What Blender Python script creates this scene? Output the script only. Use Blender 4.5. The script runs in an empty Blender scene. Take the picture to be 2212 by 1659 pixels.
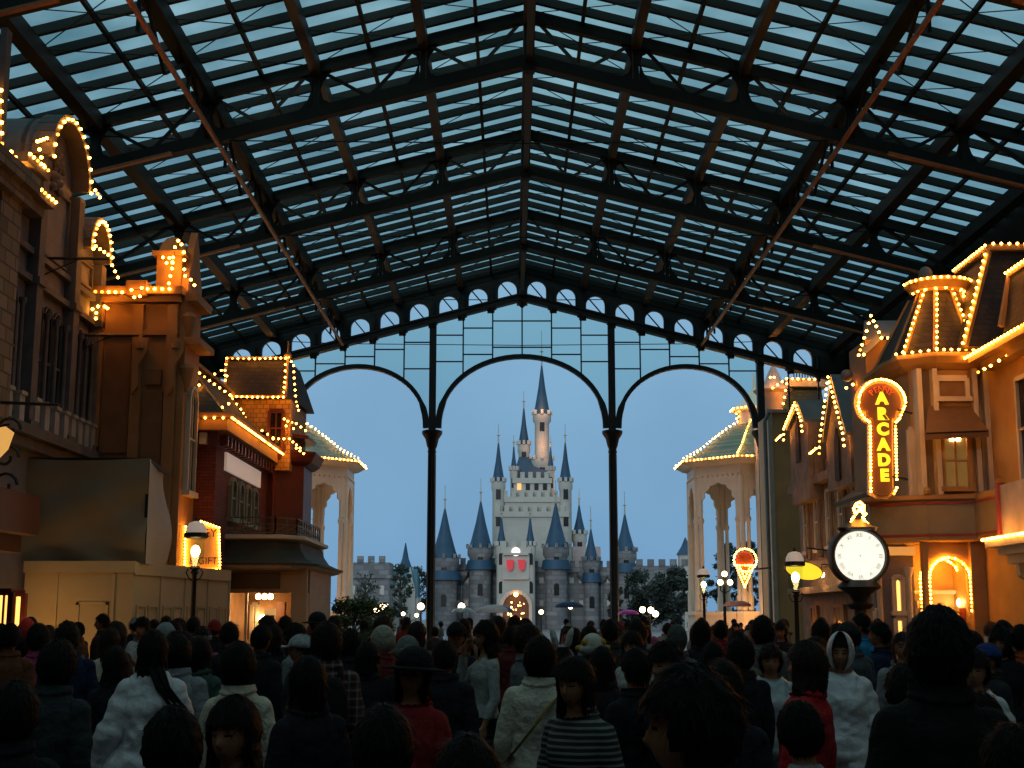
import bpy, bmesh, math, random
from mathutils import Vector, Matrix, noise
random.seed(7)
D = bpy.data
C = bpy.context.scene.collection
R = math.radians
# ---------------------------------------------------------------- camera geometry (metres, camera at the origin in plan)
F, TH, CZ = 2900.0, math.atan(505.5/2900.0), 1.75
ct, st = math.cos(TH), math.sin(TH)
def ray(x, y):
    u = (x-1106)/F; v = (829.5-y)/F
    return u, ct-v*st, st+v*ct
def PY(x, y, Y):
    a, b, d = ray(x, y); return Vector((a/b*Y, Y, CZ+d/b*Y))
def PX(x, y, X):
    a, b, d = ray(x, y); k = X/a; return Vector((X, b*k, CZ+d*k))
# ---------------------------------------------------------------- materials
MATS = {}
def mat(name, col, rough=.6, metal=0, var=.15, vs=3.0, bump=0, bs=20, emit=0, spec=.5, coat=0, kind=None, col2=None, p=None, alpha=1, ecol=None):
    if name in MATS: return MATS[name]
    m = D.materials.new(name); m.use_nodes = True
    nt = m.node_tree; N = nt.nodes; L = nt.links
    b = N['Principled BSDF']
    b.inputs['Roughness'].default_value = rough; b.inputs['Metallic'].default_value = metal
    b.inputs['Specular IOR Level'].default_value = spec
    if coat: b.inputs['Coat Weight'].default_value = coat
    tc = N.new('ShaderNodeTexCoord')
    src = tc.outputs['Object']
    c1 = tuple(col)+(1,)
    dark = tuple(max(0, x*(1-var)) for x in col)+(1,)
    lite = tuple(min(1, x*(1+var)) for x in col)+(1,)
    nz = N.new('ShaderNodeTexNoise'); nz.inputs['Scale'].default_value = vs; nz.inputs['Detail'].default_value = 6
    L.new(src, nz.inputs['Vector'])
    rp = N.new('ShaderNodeValToRGB'); rp.color_ramp.elements[0].position = .3; rp.color_ramp.elements[1].position = .7
    rp.color_ramp.elements[0].color = dark; rp.color_ramp.elements[1].color = lite
    L.new(nz.outputs['Fac'], rp.inputs['Fac'])
    out = rp.outputs['Color']; hgt = None
    if kind in ('brick', 'stone', 'shingle', 'siding', 'plaid', 'stripe', 'hairy', 'pole'):
        sp = N.new('ShaderNodeSeparateXYZ'); L.new(src, sp.inputs[0])
        if kind in ('brick', 'stone', 'shingle'):
            ad = N.new('ShaderNodeMath'); ad.operation = 'ADD'; L.new(sp.outputs[0], ad.inputs[0]); L.new(sp.outputs[1], ad.inputs[1])
            cb = N.new('ShaderNodeCombineXYZ'); L.new(ad.outputs[0], cb.inputs[0]); L.new(sp.outputs[2], cb.inputs[1])
            br = N.new('ShaderNodeTexBrick'); L.new(cb.outputs[0], br.inputs['Vector'])
            w, h, mo = p or (.22, .075, .008)
            br.inputs['Scale'].default_value = 1; br.inputs['Brick Width'].default_value = w; br.inputs['Row Height'].default_value = h
            br.inputs['Mortar Size'].default_value = mo
            br.inputs['Color1'].default_value = dark; br.inputs['Color2'].default_value = lite
            br.inputs['Mortar'].default_value = tuple(col2 or tuple(x*.5 for x in col))+(1,)
            mx = N.new('ShaderNodeMixRGB'); mx.blend_type = 'MULTIPLY'; mx.inputs[0].default_value = .5
            gr = N.new('ShaderNodeValToRGB'); gr.color_ramp.elements[0].color = (.55, .55, .55, 1); gr.color_ramp.elements[1].color = (1.2, 1.2, 1.2, 1)
            L.new(nz.outputs['Fac'], gr.inputs['Fac'])
            L.new(br.outputs['Color'], mx.inputs[1]); L.new(gr.outputs['Color'], mx.inputs[2]); out = mx.outputs[0]
            hgt = br.outputs['Fac']; inv = True
        elif kind == 'siding':
            mm = N.new('ShaderNodeMath'); mm.operation = 'MULTIPLY'; mm.inputs[1].default_value = 1/(p or .14); L.new(sp.outputs[2], mm.inputs[0])
            fr = N.new('ShaderNodeMath'); fr.operation = 'FRACT'; L.new(mm.outputs[0], fr.inputs[0]); hgt = fr.outputs[0]; inv = True
        elif kind == 'plaid':
            outs = []
            for i, ax in enumerate((0, 2)):
                wv = N.new('ShaderNodeMath'); wv.operation = 'MULTIPLY'; wv.inputs[1].default_value = 1/(p or .07); L.new(sp.outputs[ax], wv.inputs[0])
                fr = N.new('ShaderNodeMath'); fr.operation = 'FRACT'; L.new(wv.outputs[0], fr.inputs[0])
                gt = N.new('ShaderNodeMath'); gt.operation = 'GREATER_THAN'; gt.inputs[1].default_value = .72; L.new(fr.outputs[0], gt.inputs[0]); outs.append(gt.outputs[0])
            ad = N.new('ShaderNodeMath'); ad.operation = 'ADD'; L.new(outs[0], ad.inputs[0]); L.new(outs[1], ad.inputs[1])
            hf = N.new('ShaderNodeMath'); hf.operation = 'MULTIPLY'; hf.inputs[1].default_value = .5; L.new(ad.outputs[0], hf.inputs[0])
            mx = N.new('ShaderNodeMixRGB'); L.new(hf.outputs[0], mx.inputs[0]); mx.inputs[1].default_value = c1; mx.inputs[2].default_value = tuple(col2)+(1,); out = mx.outputs[0]
        elif kind == 'stripe':
            wv = N.new('ShaderNodeMath'); wv.operation = 'MULTIPLY'; wv.inputs[1].default_value = 1/(p or .03); L.new(sp.outputs[2], wv.inputs[0])
            fr = N.new('ShaderNodeMath'); fr.operation = 'FRACT'; L.new(wv.outputs[0], fr.inputs[0])
            gt = N.new('ShaderNodeMath'); gt.operation = 'GREATER_THAN'; gt.inputs[1].default_value = .6; L.new(fr.outputs[0], gt.inputs[0])
            mx = N.new('ShaderNodeMixRGB'); L.new(gt.outputs[0], mx.inputs[0]); mx.inputs[1].default_value = c1; mx.inputs[2].default_value = tuple(col2)+(1,); out = mx.outputs[0]
    L.new(out, b.inputs['Base Color'])
    if bump or hgt:
        bp = N.new('ShaderNodeBump'); bp.inputs['Strength'].default_value = bump or .5; bp.inputs['Distance'].default_value = .03
        if hgt: L.new(hgt, bp.inputs['Height']); bp.invert = True
        else:
            n2 = N.new('ShaderNodeTexNoise'); n2.inputs['Scale'].default_value = bs; n2.inputs['Detail'].default_value = 4
            if kind == 'hair': 
                mp = N.new('ShaderNodeMapping'); mp.inputs['Scale'].default_value = (6, 6, .5); L.new(src, mp.inputs[0]); L.new(mp.outputs[0], n2.inputs['Vector'])
            else: L.new(src, n2.inputs['Vector'])
            L.new(n2.outputs['Fac'], bp.inputs['Height'])
        L.new(bp.outputs[0], b.inputs['Normal'])
    if emit:
        b.inputs['Emission Color'].default_value = tuple(ecol or col)+(1,); b.inputs['Emission Strength'].default_value = emit
    if alpha < 1:
        b.inputs['Alpha'].default_value = alpha
    MATS[name] = m
    return m
def glassmat(name, tint, mixf=.12, rough=.05, var=0):
    m = D.materials.new(name); m.use_nodes = True; nt = m.node_tree; N = nt.nodes; L = nt.links
    N.remove(N['Principled BSDF'])
    t = N.new('ShaderNodeBsdfTransparent'); t.inputs[0].default_value = tuple(tint)+(1,)
    g = N.new('ShaderNodeBsdfGlossy'); g.inputs['Roughness'].default_value = rough; g.inputs[0].default_value = (.8, .85, .85, 1)
    mx = N.new('ShaderNodeMixShader'); mx.inputs[0].default_value = mixf
    L.new(t.outputs[0], mx.inputs[1]); L.new(g.outputs[0], mx.inputs[2]); L.new(mx.outputs[0], N['Material Output'].inputs[0])
    if var:
        tc = N.new('ShaderNodeTexCoord'); nz = N.new('ShaderNodeTexNoise'); nz.inputs['Scale'].default_value = .35; nz.inputs['Detail'].default_value = 8
        L.new(tc.outputs['Object'], nz.inputs['Vector'])
        rp = N.new('ShaderNodeValToRGB'); rp.color_ramp.elements[0].position = .3; rp.color_ramp.elements[1].position = .72
        rp.color_ramp.elements[0].color = (tint[0]*(1-var), tint[1]*(1-var*.8), tint[2]*(1-var*.7), 1); rp.color_ramp.elements[1].color = (min(1, tint[0]*(1+var)), min(1, tint[1]*(1+var*.8)), min(1, tint[2]*(1+var*.7)), 1)
        L.new(nz.outputs['Fac'], rp.inputs['Fac']); L.new(rp.outputs['Color'], t.inputs[0])
    MATS[name] = m
    return m
STEEL = mat('dark_painted_steel', (.010, .015, .012), .6, .0, .25, 2, spec=.2)
STEELL = mat('grey_green_steel', (.030, .038, .032), .6, 0, .25, 2)
RAIL = mat('brown_painted_steel', (.34, .12, .035), .5, 0, .2, 3)
GLASS = glassmat('tinted_roof_glass', (.77, .86, .82), .05, .15, var=.24)
PANE = glassmat('clear_screen_glass', (.80, .93, .88), .04)
DARKG = mat('dark_window_glass', (.010, .010, .009), .2, 0, .2, spec=.25)
BULB = mat('warm_bulb_glow', (1, .55, .2), .4, 0, 0, emit=50, ecol=(1, .34, .03))
LAMP = mat('warm_lamp_glow', (1, .8, .5), .4, 0, 0, emit=9, ecol=(1, .62, .25))
LAMPH = mat('bright_lamp_glow', (1, .8, .5), .4, 0, 0, emit=40, ecol=(1, .60, .24))
LITW = mat('lit_window_glow', (1, .7, .3), .5, 0, .4, 1.2, emit=2.2, ecol=(1, .45, .10))
CLOCKF = mat('backlit_clock_dial', (1, 1, .95), .5, 0, 0, emit=.93, ecol=(1, 1, .86))
SIGNY = mat('yellow_lit_letters', (1, .9, .1), .5, 0, 0, emit=1.1, ecol=(1, .80, .02))
SIGNO = mat('yellow_lit_panel', (1, .8, .1), .5, 0, .1, emit=1.3, ecol=(1, .58, .02))
CREAM = mat('cream_paint', (.62, .54, .42), .55, 0, .12, 2)
TAN = mat('tan_render', (.42, .31, .18), .7, 0, .15, 1.5, bump=.1, bs=60)
OCHRE = mat('ochre_render', (.36, .19, .075), .7, 0, .15, 1.5, bump=.1, bs=50)
GREYST = mat('grey_painted_stone', (.185, .17, .185), .75, 0, .15, 2, bump=.2, bs=30)
GREYTR = mat('grey_stone_trim', (.135, .12, .12), .75, 0, .2, 3, bump=.2, bs=30)
RUST = mat('rusticated_brown_stone', (.26, .19, .13), .85, 0, .3, kind='stone', p=(.5, .28, .02), bump=.8)
BRICK = mat('dark_red_brick', (.17, .035, .025), .8, 0, .2, kind='brick', bump=.5)
OXBLOOD = mat('oxblood_paint', (.12, .022, .014), .5, 0, .2, 2)
SLATE = mat('brown_slate_shingles', (.035, .025, .024), .7, 0, .3, kind='shingle', p=(.2, .12, .012), bump=.9)
ROOFG = mat('grey_lead_roof', (.16, .16, .165), .6, 0, .15, 2)
GREENR = mat('green_copper_tiles', (.045, .17, .12), .55, 0, .3, kind='shingle', p=(.35, .22, .02), bump=.8)
DKGREEN = mat('dark_green_canopy', (.03, .035, .025), .7, 0, .3, 2)
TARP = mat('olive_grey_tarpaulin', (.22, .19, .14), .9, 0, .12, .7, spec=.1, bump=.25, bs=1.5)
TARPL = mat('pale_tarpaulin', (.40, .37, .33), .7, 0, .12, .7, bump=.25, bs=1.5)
HOARD = mat('cream_hoarding_board', (.46, .37, .24), .65, 0, .14, .8)
IRON = mat('black_cast_iron', (.007, .009, .008), .5, 0, .2, spec=.5)
WHITEP = mat('glow_tinted_white_enamel', (.8, .76, .74), .4, 0, .05, emit=.22, ecol=(1, .72, .55))  # emission stands in for lantern light on the domes; name board glows too
PAVE = mat('damp_paving', (.10, .095, .09), .45, 0, .25, 1.2, bump=.1, bs=12)
ORTILE = mat('orange_shingle_wall', (.50, .27, .09), .7, 0, .25, kind='shingle', p=(.18, .13, .012), bump=.6)
SIDING = mat('tan_clapboard', (.40, .29, .17), .65, 0, .1, 1.5, kind='siding', bump=.4)
RED = mat('dull_red_paint', (.35, .05, .03), .5, 0, .15)
# ---------------------------------------------------------------- mesh builder
class MB:
    def __init__(s): s.v = []; s.f = []
    def add(s, vs, fs):
        o = len(s.v); s.v += [tuple(v) for v in vs]; s.f += [tuple(i+o for i in f) for f in fs]; return s
    def box(s, x0, x1, y0, y1, z0, z1):
        x0, x1 = min(x0, x1), max(x0, x1); y0, y1 = min(y0, y1), max(y0, y1); z0, z1 = min(z0, z1), max(z0, z1)
        return s.add([(x0, y0, z0), (x1, y0, z0), (x1, y1, z0), (x0, y1, z0), (x0, y0, z1), (x1, y0, z1), (x1, y1, z1), (x0, y1, z1)],
                     [(0, 3, 2, 1), (4, 5, 6, 7), (0, 1, 5, 4), (1, 2, 6, 5), (2, 3, 7, 6), (3, 0, 4, 7)])
    def beam(s, p, q, w, h, up=(0, 0, 1)):
        p = Vector(p); q = Vector(q); d = (q-p).normalized(); up = Vector(up)
        if abs(d.dot(up)) > .98: up = Vector((0, 1, 0))
        a = d.cross(up).normalized(); b = a.cross(d).normalized()
        vs = []
        for c in (p, q):
            for i, j in ((-1, -1), (1, -1), (1, 1), (-1, 1)): vs.append(c+a*(w/2*i)+b*(h/2*j))
        return s.add(vs, [(0, 1, 2, 3), (7, 6, 5, 4), (0, 4, 5, 1), (1, 5, 6, 2), (2, 6, 7, 3), (3, 7, 4, 0)])
    def tube(s, pts, r, n=8, cap=True):
        pts = [Vector(p) for p in pts]; rs = r if isinstance(r, (list, tuple)) else [r]*len(pts)
        vs = []; fs = []; u = None
        for i, p in enumerate(pts):
            d = (pts[min(i+1, len(pts)-1)]-pts[max(i-1, 0)]).normalized()
            if u is None:
                u = Vector((0, 0, 1)) if abs(d.z) < .9 else Vector((1, 0, 0))
            u = (u-d*u.dot(d)).normalized(); w = d.cross(u)
            for k in range(n):
                a = 2*math.pi*k/n; vs.append(p+(u*math.cos(a)+w*math.sin(a))*rs[i])
        for i in range(len(pts)-1):
            for k in range(n):
                fs.append((i*n+k, i*n+(k+1) % n, (i+1)*n+(k+1) % n, (i+1)*n+k))
        if cap: fs.append(tuple(range(n))[::-1]); fs.append(tuple((len(pts)-1)*n+k for k in range(n)))
        return s.add(vs, fs)
    def lathe(s, prof, c, n=16, ph=0, sx=1, sy=1):
        vs = []; fs = []
        for r, z in prof:
            for k in range(n):
                a = 2*math.pi*k/n+ph; vs.append((c[0]+r*sx*math.cos(a), c[1]+r*sy*math.sin(a), c[2]+z))
        m = len(prof)
        for i in range(m-1):
            for k in range(n): fs.append((i*n+k, i*n+(k+1) % n, (i+1)*n+(k+1) % n, (i+1)*n+k))
        fs.append(tuple(range(n))[::-1]); fs.append(tuple((m-1)*n+k for k in range(n)))
        return s.add(vs, fs)
    def ring(s, rings, close=True):
        n = len(rings[0]); vs = [v for r in rings for v in r]; fs = []
        for i in range(len(rings)-1):
            for k in range(n): fs.append((i*n+k, i*n+(k+1) % n, (i+1)*n+(k+1) % n, (i+1)*n+k))
        if close: fs.append(tuple(range(n))[::-1]); fs.append(tuple((len(rings)-1)*n+k for k in range(n)))
        return s.add(vs, fs)
    def prism(s, pts, d):   # pts: planar polygon, extruded by vector d
        n = len(pts); d = Vector(d); vs = [Vector(p) for p in pts]+[Vector(p)+d for p in pts]
        fs = [tuple(range(n))[::-1], tuple(range(n, 2*n))]+[(k, (k+1) % n, (k+1) % n+n, k+n) for k in range(n)]
        return s.add(vs, fs)
    def ball(s, c, r, n=12, m=8, sc=(1, 1, 1)):
        return s.lathe([(max(.001, r*math.sin(math.pi*i/m)), -r*math.cos(math.pi*i/m)*sc[2]) for i in range(m+1)], c, n, 0, sc[0], sc[1])
    def build(s, name, m, parent=None, smooth=False):
        o0 = origin(parent) if parent else Vector((0, 0, 0))
        me = D.meshes.new(name); me.from_pydata([(x-o0.x, y-o0.y, z-o0.z) for x, y, z in s.v], [], s.f)
        for mm in (m if isinstance(m, (list, tuple)) else [m]): me.materials.append(mm)
        bm = bmesh.new(); bm.from_mesh(me)
        big = [f for f in bm.faces if len(f.verts) > 8]
        if big: bmesh.ops.triangulate(bm, faces=big)
        bmesh.ops.recalc_face_normals(bm, faces=bm.faces); bm.to_mesh(me); bm.free()
        if smooth:
            me.polygons.foreach_set('use_smooth', [True]*len(me.polygons))
            try: me.set_sharp_from_angle(angle=R(40))
            except Exception: pass
        o = D.objects.new(name, me); C.objects.link(o)
        if parent: o.parent = parent
        return o
ORI = {}
def origin(o):
    while o.parent: o = o.parent
    return ORI.get(o.name, Vector((0, 0, 0)))
def tag(o, label=None, cat=None, group=None, kind=None):
    if label: o['label'] = label
    if cat: o['category'] = cat
    if group: o['group'] = group
    if kind: o['kind'] = kind
    return o
def thing(name, loc, label, cat, group=None):
    o = D.objects.new(name, None); C.objects.link(o); o.location = loc; o.empty_display_size = .3
    ORI[o.name] = Vector(loc); return tag(o, label, cat, group)
def solo(o, label, cat, group=None):   # re-centres a one-mesh thing on its own base
    me = o.data; xs = [v.co for v in me.vertices]
    c = Vector((sum(v.x for v in xs)/len(xs), sum(v.y for v in xs)/len(xs), min(v.z for v in xs)))
    me.transform(Matrix.Translation(-c)); o.location = c
    return tag(o, label, cat, group)
bm = bmesh.new(); bmesh.ops.create_icosphere(bm, subdivisions=1, radius=1); BM = D.meshes.new('light_bulb'); bm.to_mesh(bm and BM); bm.free()
BM.polygons.foreach_set('use_smooth', [True]*len(BM.polygons)); BM.materials.append(BULB)
def lerp_line(pts, sp):
    pts = [Vector(p) for p in pts]; out = [pts[0]]; carry = 0
    for a, b in zip(pts, pts[1:]):
        l = (b-a).length; n = max(1, round(l/sp))
        for i in range(1, n+1): out.append(a+(b-a)*i/n)
    return out
DIMB = mat('dim_bulb_glow', (1, .55, .2), .4, 0, 0, emit=9, ecol=(1, .30, .03)); BM2 = BM.copy(); BM2.materials[0] = DIMB; RB = random.Random(4)
def bulbs(parent, lines, sp=.28, r=.04):
    pts = []; sp *= .84; r *= .84
    for ln in lines:
        for p in lerp_line(ln, sp):
            if all((p-q).length > sp*.45 for q in pts): pts.append(p)
    pts.sort(key=lambda p: p.y)
    o0 = origin(parent)
    for p in pts[:100]:
        o = D.objects.new('light_bulb', BM2 if RB.random() < .1 else BM); C.objects.link(o); o.parent = parent; o.location = p-o0; o.scale = (r, r, r*.95)
    if len(pts) > 100:
        mb = MB()
        for p in pts[100:]:
            mb.add([Vector(v.co)*r+p for v in BM.vertices], [tuple(f.vertices) for f in BM.polygons])
        o = mb.build('light_bulbs', BULB, parent, True); o['kind'] = 'stuff'
    # thin cable that carries the bulbs
    for ln in lines: MB().tube([Vector(p)+Vector((0, .045, 0)) for p in ln], .008, 4).build('bulb_cable', IRON, parent)
def text_mb(txt, size, loc, extr=.012, bold=0, rot=None):
    cu = D.curves.new('t', 'FONT'); cu.body = txt; cu.size = size; cu.extrude = extr; cu.align_x = 'CENTER'; cu.align_y = 'CENTER'; cu.offset = bold
    o = D.objects.new('t', cu); C.objects.link(o); dg = bpy.context.evaluated_depsgraph_get()
    me = D.meshes.new_from_object(o.evaluated_get(dg)); mb = MB(); loc = Vector(loc)
    M = rot or Matrix.Identity(3)
    mb.add([loc+M @ Vector((v.co.x, -v.co.z, v.co.y)) for v in me.vertices], [tuple(p.vertices) for p in me.polygons])
    D.objects.remove(o); D.curves.remove(cu); D.meshes.remove(me)
    return mb
def arch_pts(cx, z0, w, h, n=12):   # (x,z) outline of an arched opening, open base
    r = w/2; out = [(cx-r, z0)]
    for i in range(n+1):
        a = math.pi-math.pi*i/n; out.append((cx+r*math.cos(a), z0+h-r+r*math.sin(a)))
    out.append((cx+r, z0)); return out
# ================================================================ the glazed arcade roof
XC = .5; SL = .262; GY = 65.0
def zb(x): return 17.5-SL*abs(x-XC)      # bottom chord
def zt(x): return 18.85-SL*abs(x-XC)      # top chord
def zr(x): return 19.15-SL*abs(x-XC)      # rafters
EAVE = 15.6
roof = thing('arcade_roof', (XC, GY, 0), 'pitched glass and dark steel roof spanning the shopping street on trusses', 'glass roof')
pur = [0, 3.05, 6.1, 9.15, 12.3]
SP = 9.55
TY = [GY-SP*i for i in range(0, 8)]
for ti, y in enumerate(TY):
    mb = MB()
    for sg in (-1, 1):
        e = XC+sg*EAVE
        mb.beam((XC, y, zb(XC)), (e, y, zb(e)), .26, .34); mb.beam((XC, y, zt(XC)), (e, y, zt(e)), .26, .34)
    if ti < 5:
        mb.beam((XC, y, zb(XC)-.35), (XC, y, zt(XC)), .3, .3)
    tr = mb.build('roof_truss', STEEL, roof)
    if ti > 5 or ti == 0: continue
    for sg in (-1, 1):
        for i, d in enumerate(pur):
            x = XC+sg*d
            if d:
                mb = MB(); mb.beam((x, y, zb(x)), (x, y, zt(x)), .16, .2)
                for dx in (-1, 1):     # curved gusset brackets
                    mb.prism([(x+dx*.1, y-.03, zb(x)+.15), (x+dx*.5, y-.03, zb(x+dx*.5)+.15), (x+dx*.22, y-.03, zb(x)+.42), (x+dx*.1, y-.03, zb(x)+.8)], (0, .06, 0))
                    mb.prism([(x+dx*.1, y-.03, zt(x)-.15), (x+dx*.45, y-.03, zt(x+dx*.45)-.15), (x+dx*.2, y-.03, zt(x)-.4), (x+dx*.1, y-.03, zt(x)-.7)], (0, .06, 0))
                mb.build('post', STEEL, tr)
            if i < 4:
                x2 = XC+sg*pur[i+1]; xm = (x+x2)/2
                for xa in (x, x2):
                    mb = MB(); s2 = .18*(1 if xm > xa else -1)
                    mb.beam((xa+s2, y, zt(xa)-.1), (xm, y, zb(xm)+.1), .075, .09); mb.build('brace', STEELL if i % 2 == 0 else STEEL, tr)
            else:
                x2 = XC+sg*15.4; mb = MB(); mb.beam((x, y, zt(x)), (x2, y, zb(x2)), .1, .12); mb.build('brace', STEEL, tr)
y0 = -12.0
for sg in (-1, 1):
    for d in pur + [15.3]:
        if d == 0 and sg < 0: continue
        x = XC+sg*d
        wd, dp = (.34, .5) if d == 0 else ((.27, .40) if d < 9 else (.40, .45))
        mb = MB(); mb.beam((x, y0, zt(x)-.05), (x, GY, zt(x)-.05), wd, dp)
        if d == 0:
            mb.beam((x, y0, zb(x)), (x, GY, zb(x)), wd*.55, .16)
        mb.build('purlin', STEEL if d in (9.15, 15.3) else mat('brown_green_steel', (.020, .018, .013), .55, 0, .3, 1), roof)
    for k in range(4):
        for off in (1.53,):
            x = XC+sg*(pur[k]+off); mb = MB(); mb.beam((x, y0, zr(x)-.16), (x, GY, zr(x)-.16), .1, .14); mb.build('secondary_purlin', STEEL, roof)
    x = XC+sg*13.8; mb = MB(); mb.beam((x, y0, zr(x)-.16), (x, GY, zr(x)-.16), .1, .14); mb.build('secondary_purlin', STEEL, roof)
    # lattice girder running lengthways
    x = XC+sg*9.15; mb = MB()
    for y in TY[:6]:
        for k in range(4):
            ya = y-SP*k/4; yb = y-SP*(k+1)/4; a, b = (zb(x), zt(x)) if k % 2 == 0 else (zt(x), zb(x))
            mb.beam((x, ya, a), (x, yb, b), .08, .1)
            if k in (0, 1, 3): mb.beam((x, ya, zb(x)), (x, ya, zt(x)), .09, .09)
    mb.build('lattice_girder', STEEL, roof)
    # rafters
    n = 0; y = GY-.55; far = MB()
    while y > -11:
        mb = MB() if y > 19 else far
        a = XC; b = XC+sg*16
        mb.beam((a, y, zr(a)), (b, y, zr(b)), .14, .24)
        if y > 19: mb.build('rafter', STEEL, roof)
        y -= SP/8
    far.build('rafters', STEEL, roof)['kind'] = 'stuff'
    # glazing
    mb = MB(); a = XC; b = XC+sg*16.0
    mb.prism([(a, -12, zr(a)+.13), (b, -12, zr(b)+.13), (b, -12, zr(b)+.15), (a, -12, zr(a)+.15)], (0, GY+12.3, 0)); mb.build('roof_glass', GLASS, roof)
    # crossed tie rods under the glass
    mb = MB()
    for y in TY[:6]:
        for k in range(4):
            xa = XC+sg*pur[k]; xb = XC+sg*pur[k+1]
            for j in range(4):
                ya = y-SP*j/4; yb = ya-SP/4
                mb.beam((xa, ya, zr(xa)-.2), (xb, yb, zr(xb)-.2), .022, .022)
                if (j+k) % 2: mb.beam((xa, yb, zr(xa)-.2), (xb, ya, zr(xb)-.2), .022, .022)
    mb.build('tie_rods', STEEL, roof)
    # long brown rail hung below the trusses
    x = XC+sg*8.8; mb = MB(); mb.beam((x, 6, 14.95), (x, GY-.4, 14.95), .095, .11)
    mb.build('hung_rail', RAIL, roof)
    for y in TY[:6]:
        mb = MB(); mb.tube([(x, y, 15.05), (x, y, zb(x))], .025, 6); mb.build('hanger', STEEL, roof)
    # side wall closing the eaves
    mb = MB(); xa = XC+sg*15.9; mb.box(xa, xa+sg*.4, -12, GY+.3, 0, zr(xa)+.1)
    xe = XC+sg*15.75; mb.beam((xe, -12, zb(xe)-.4), (xe, GY-.5, zb(xe)-.4), .5, .7)
    mb.build('side_cladding', STEEL, roof)
    # brown cable trays on the outer chords
for y in TY[:5]:
    mb = MB(); mb.tube([(XC-12.5, y, 15.25), (XC-8.8, y, 15.1), (XC, y, 15.02), (XC+8.8, y, 15.1), (XC+12.5, y, 15.25)], .02, 6); mb.build('tie_cable', STEEL, roof)
    for sg in (-1, 1):
        a = XC+sg*10.1; b = XC+sg*14.8
        mb = MB(); mb.beam((a, y-.2, zb(a)-.2), (b, y-.2, zb(b)-.2), .16, .07); mb.build('cable_tray', RAIL, roof)
for a in (TY[1]-4, TY[2]-4): pass
# ================================================================ arched iron screen at the end of the arcade
gate = thing('arched_iron_screen', (XC, GY, 0), 'tall black iron screen with three arches, glazed spandrels and slim columns closing the arcade roof', 'iron gateway')
def zc(x): return 17.38-.263*abs(x-XC)
cols = [XC-11.7, XC-4.4, XC+4.4, XC+11.7]
for x in cols:
    mb = MB()
    mb.lathe([(.34, 0), (.34, .5), (.26, .6), (.2, .9), (.175, 9.6), (.22, 9.7), (.19, 9.85), (.25, 10.0), (.33, 10.35), (.46, 10.55), (.5, 10.62), (.5, 10.75), (.3, 10.8)], (x, GY, 0), 16)
    for k in range(8):
        a = k*math.pi/4; mb.tube([(x+.19*math.cos(a), GY+.19*math.sin(a), 1), (x+.17*math.cos(a), GY+.17*math.sin(a), 9.6)], .03, 5)
    c = mb.build('column', IRON, gate, True)
    mb = MB(); mb.box(x-.17, x+.17, GY-.17, GY+.17, 10.8, zc(x)); mb.box(x-.15, x+.15, GY-.19, GY+.19, 10.8, zc(x)); mb.build('upper_post', IRON, gate)
tops = []
def arch(cx, hw, z0, zt_, seg=32):
    P = [(cx+hw*math.cos(math.pi-math.pi*i/seg), GY, z0+(zt_-z0)*math.sin(math.pi*i/seg)**.92) for i in range(seg+1)]
    mb = MB()
    rings = []
    for i, p in enumerate(P):
        a = Vector(P[max(0, i-1)]); b = Vector(P[min(seg, i+1)]); d = (b-a).normalized(); n = Vector((-d.z, 0, d.x))
        q = Vector(p); w = .105 if 3 < i < seg-3 else .15
        rings.append([q-n*w+Vector((0, -.18, 0)), q+n*w+Vector((0, -.18, 0)), q+n*w+Vector((0, .18, 0)), q-n*w+Vector((0, .18, 0))])
    mb.ring(rings); mb.build('arch', IRON, gate)
    return lambda x: z0+(zt_-z0)*math.sqrt(max(0, 1-((x-cx)/hw)**2))
A1 = arch(XC, 4.1, 10.9, 14.45); A2 = arch(XC-8.05, 3.35, 10.9, 13.95); A3 = arch(XC+8.05, 3.35, 10.9, 13.95)
def atop(x):
    d = x-XC
    if abs(d) < 4.15: return A1(x)
    return A2(x) if d < 0 else A3(x)
xs = [XC+1.455*k for k in range(-10, 11)]
for k in range(-10, 11):
    x = XC+1.455*k
    if abs(k) in (3, 8): continue
    mb = MB(); zz = atop(x) if abs(x-XC) < 11.5 else zc(x)-3.2
    mb.beam((x, GY, zz), (x, GY, zc(x)), .07, .07); mb.build('glazing_bar', IRON, gate)
for k in range(-8, 8):
    xa = XC+1.455*k; xb = xa+1.455; xm = (xa+xb)/2; kk = min(abs(k), abs(k+1))
    zz = 16.25-.36*kk
    for j in range(4):
        z = zz-j*1.33
        if z > max(atop(xa), atop(xb))-.05 or (z > atop(xm)+.1 and j < 2): MB().beam((xa, GY, z), (xb, GY, z), .07, .06).build('glazing_rail', IRON, gate)
# spandrel glass
for cx, hw, fn, lo, hi in ((XC, 4.1, A1, XC-4.2, XC+4.2), (XC-8.05, 3.35, A2, XC-11.5, XC-4.6), (XC+8.05, 3.35, A3, XC+4.6, XC+11.5)):
    n = 30; vs = []; fs = []
    for i in range(n+1):
        x = lo+(hi-lo)*i/n; zz = fn(x) if abs(x-cx) < hw else 10.95
        vs += [(x, GY+.02, zz), (x, GY+.02, zc(x))]
    fs = [(2*i, 2*i+2, 2*i+3, 2*i+1) for i in range(n)]
    MB().add(vs, fs).build('spandrel_glass', PANE, gate)
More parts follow.
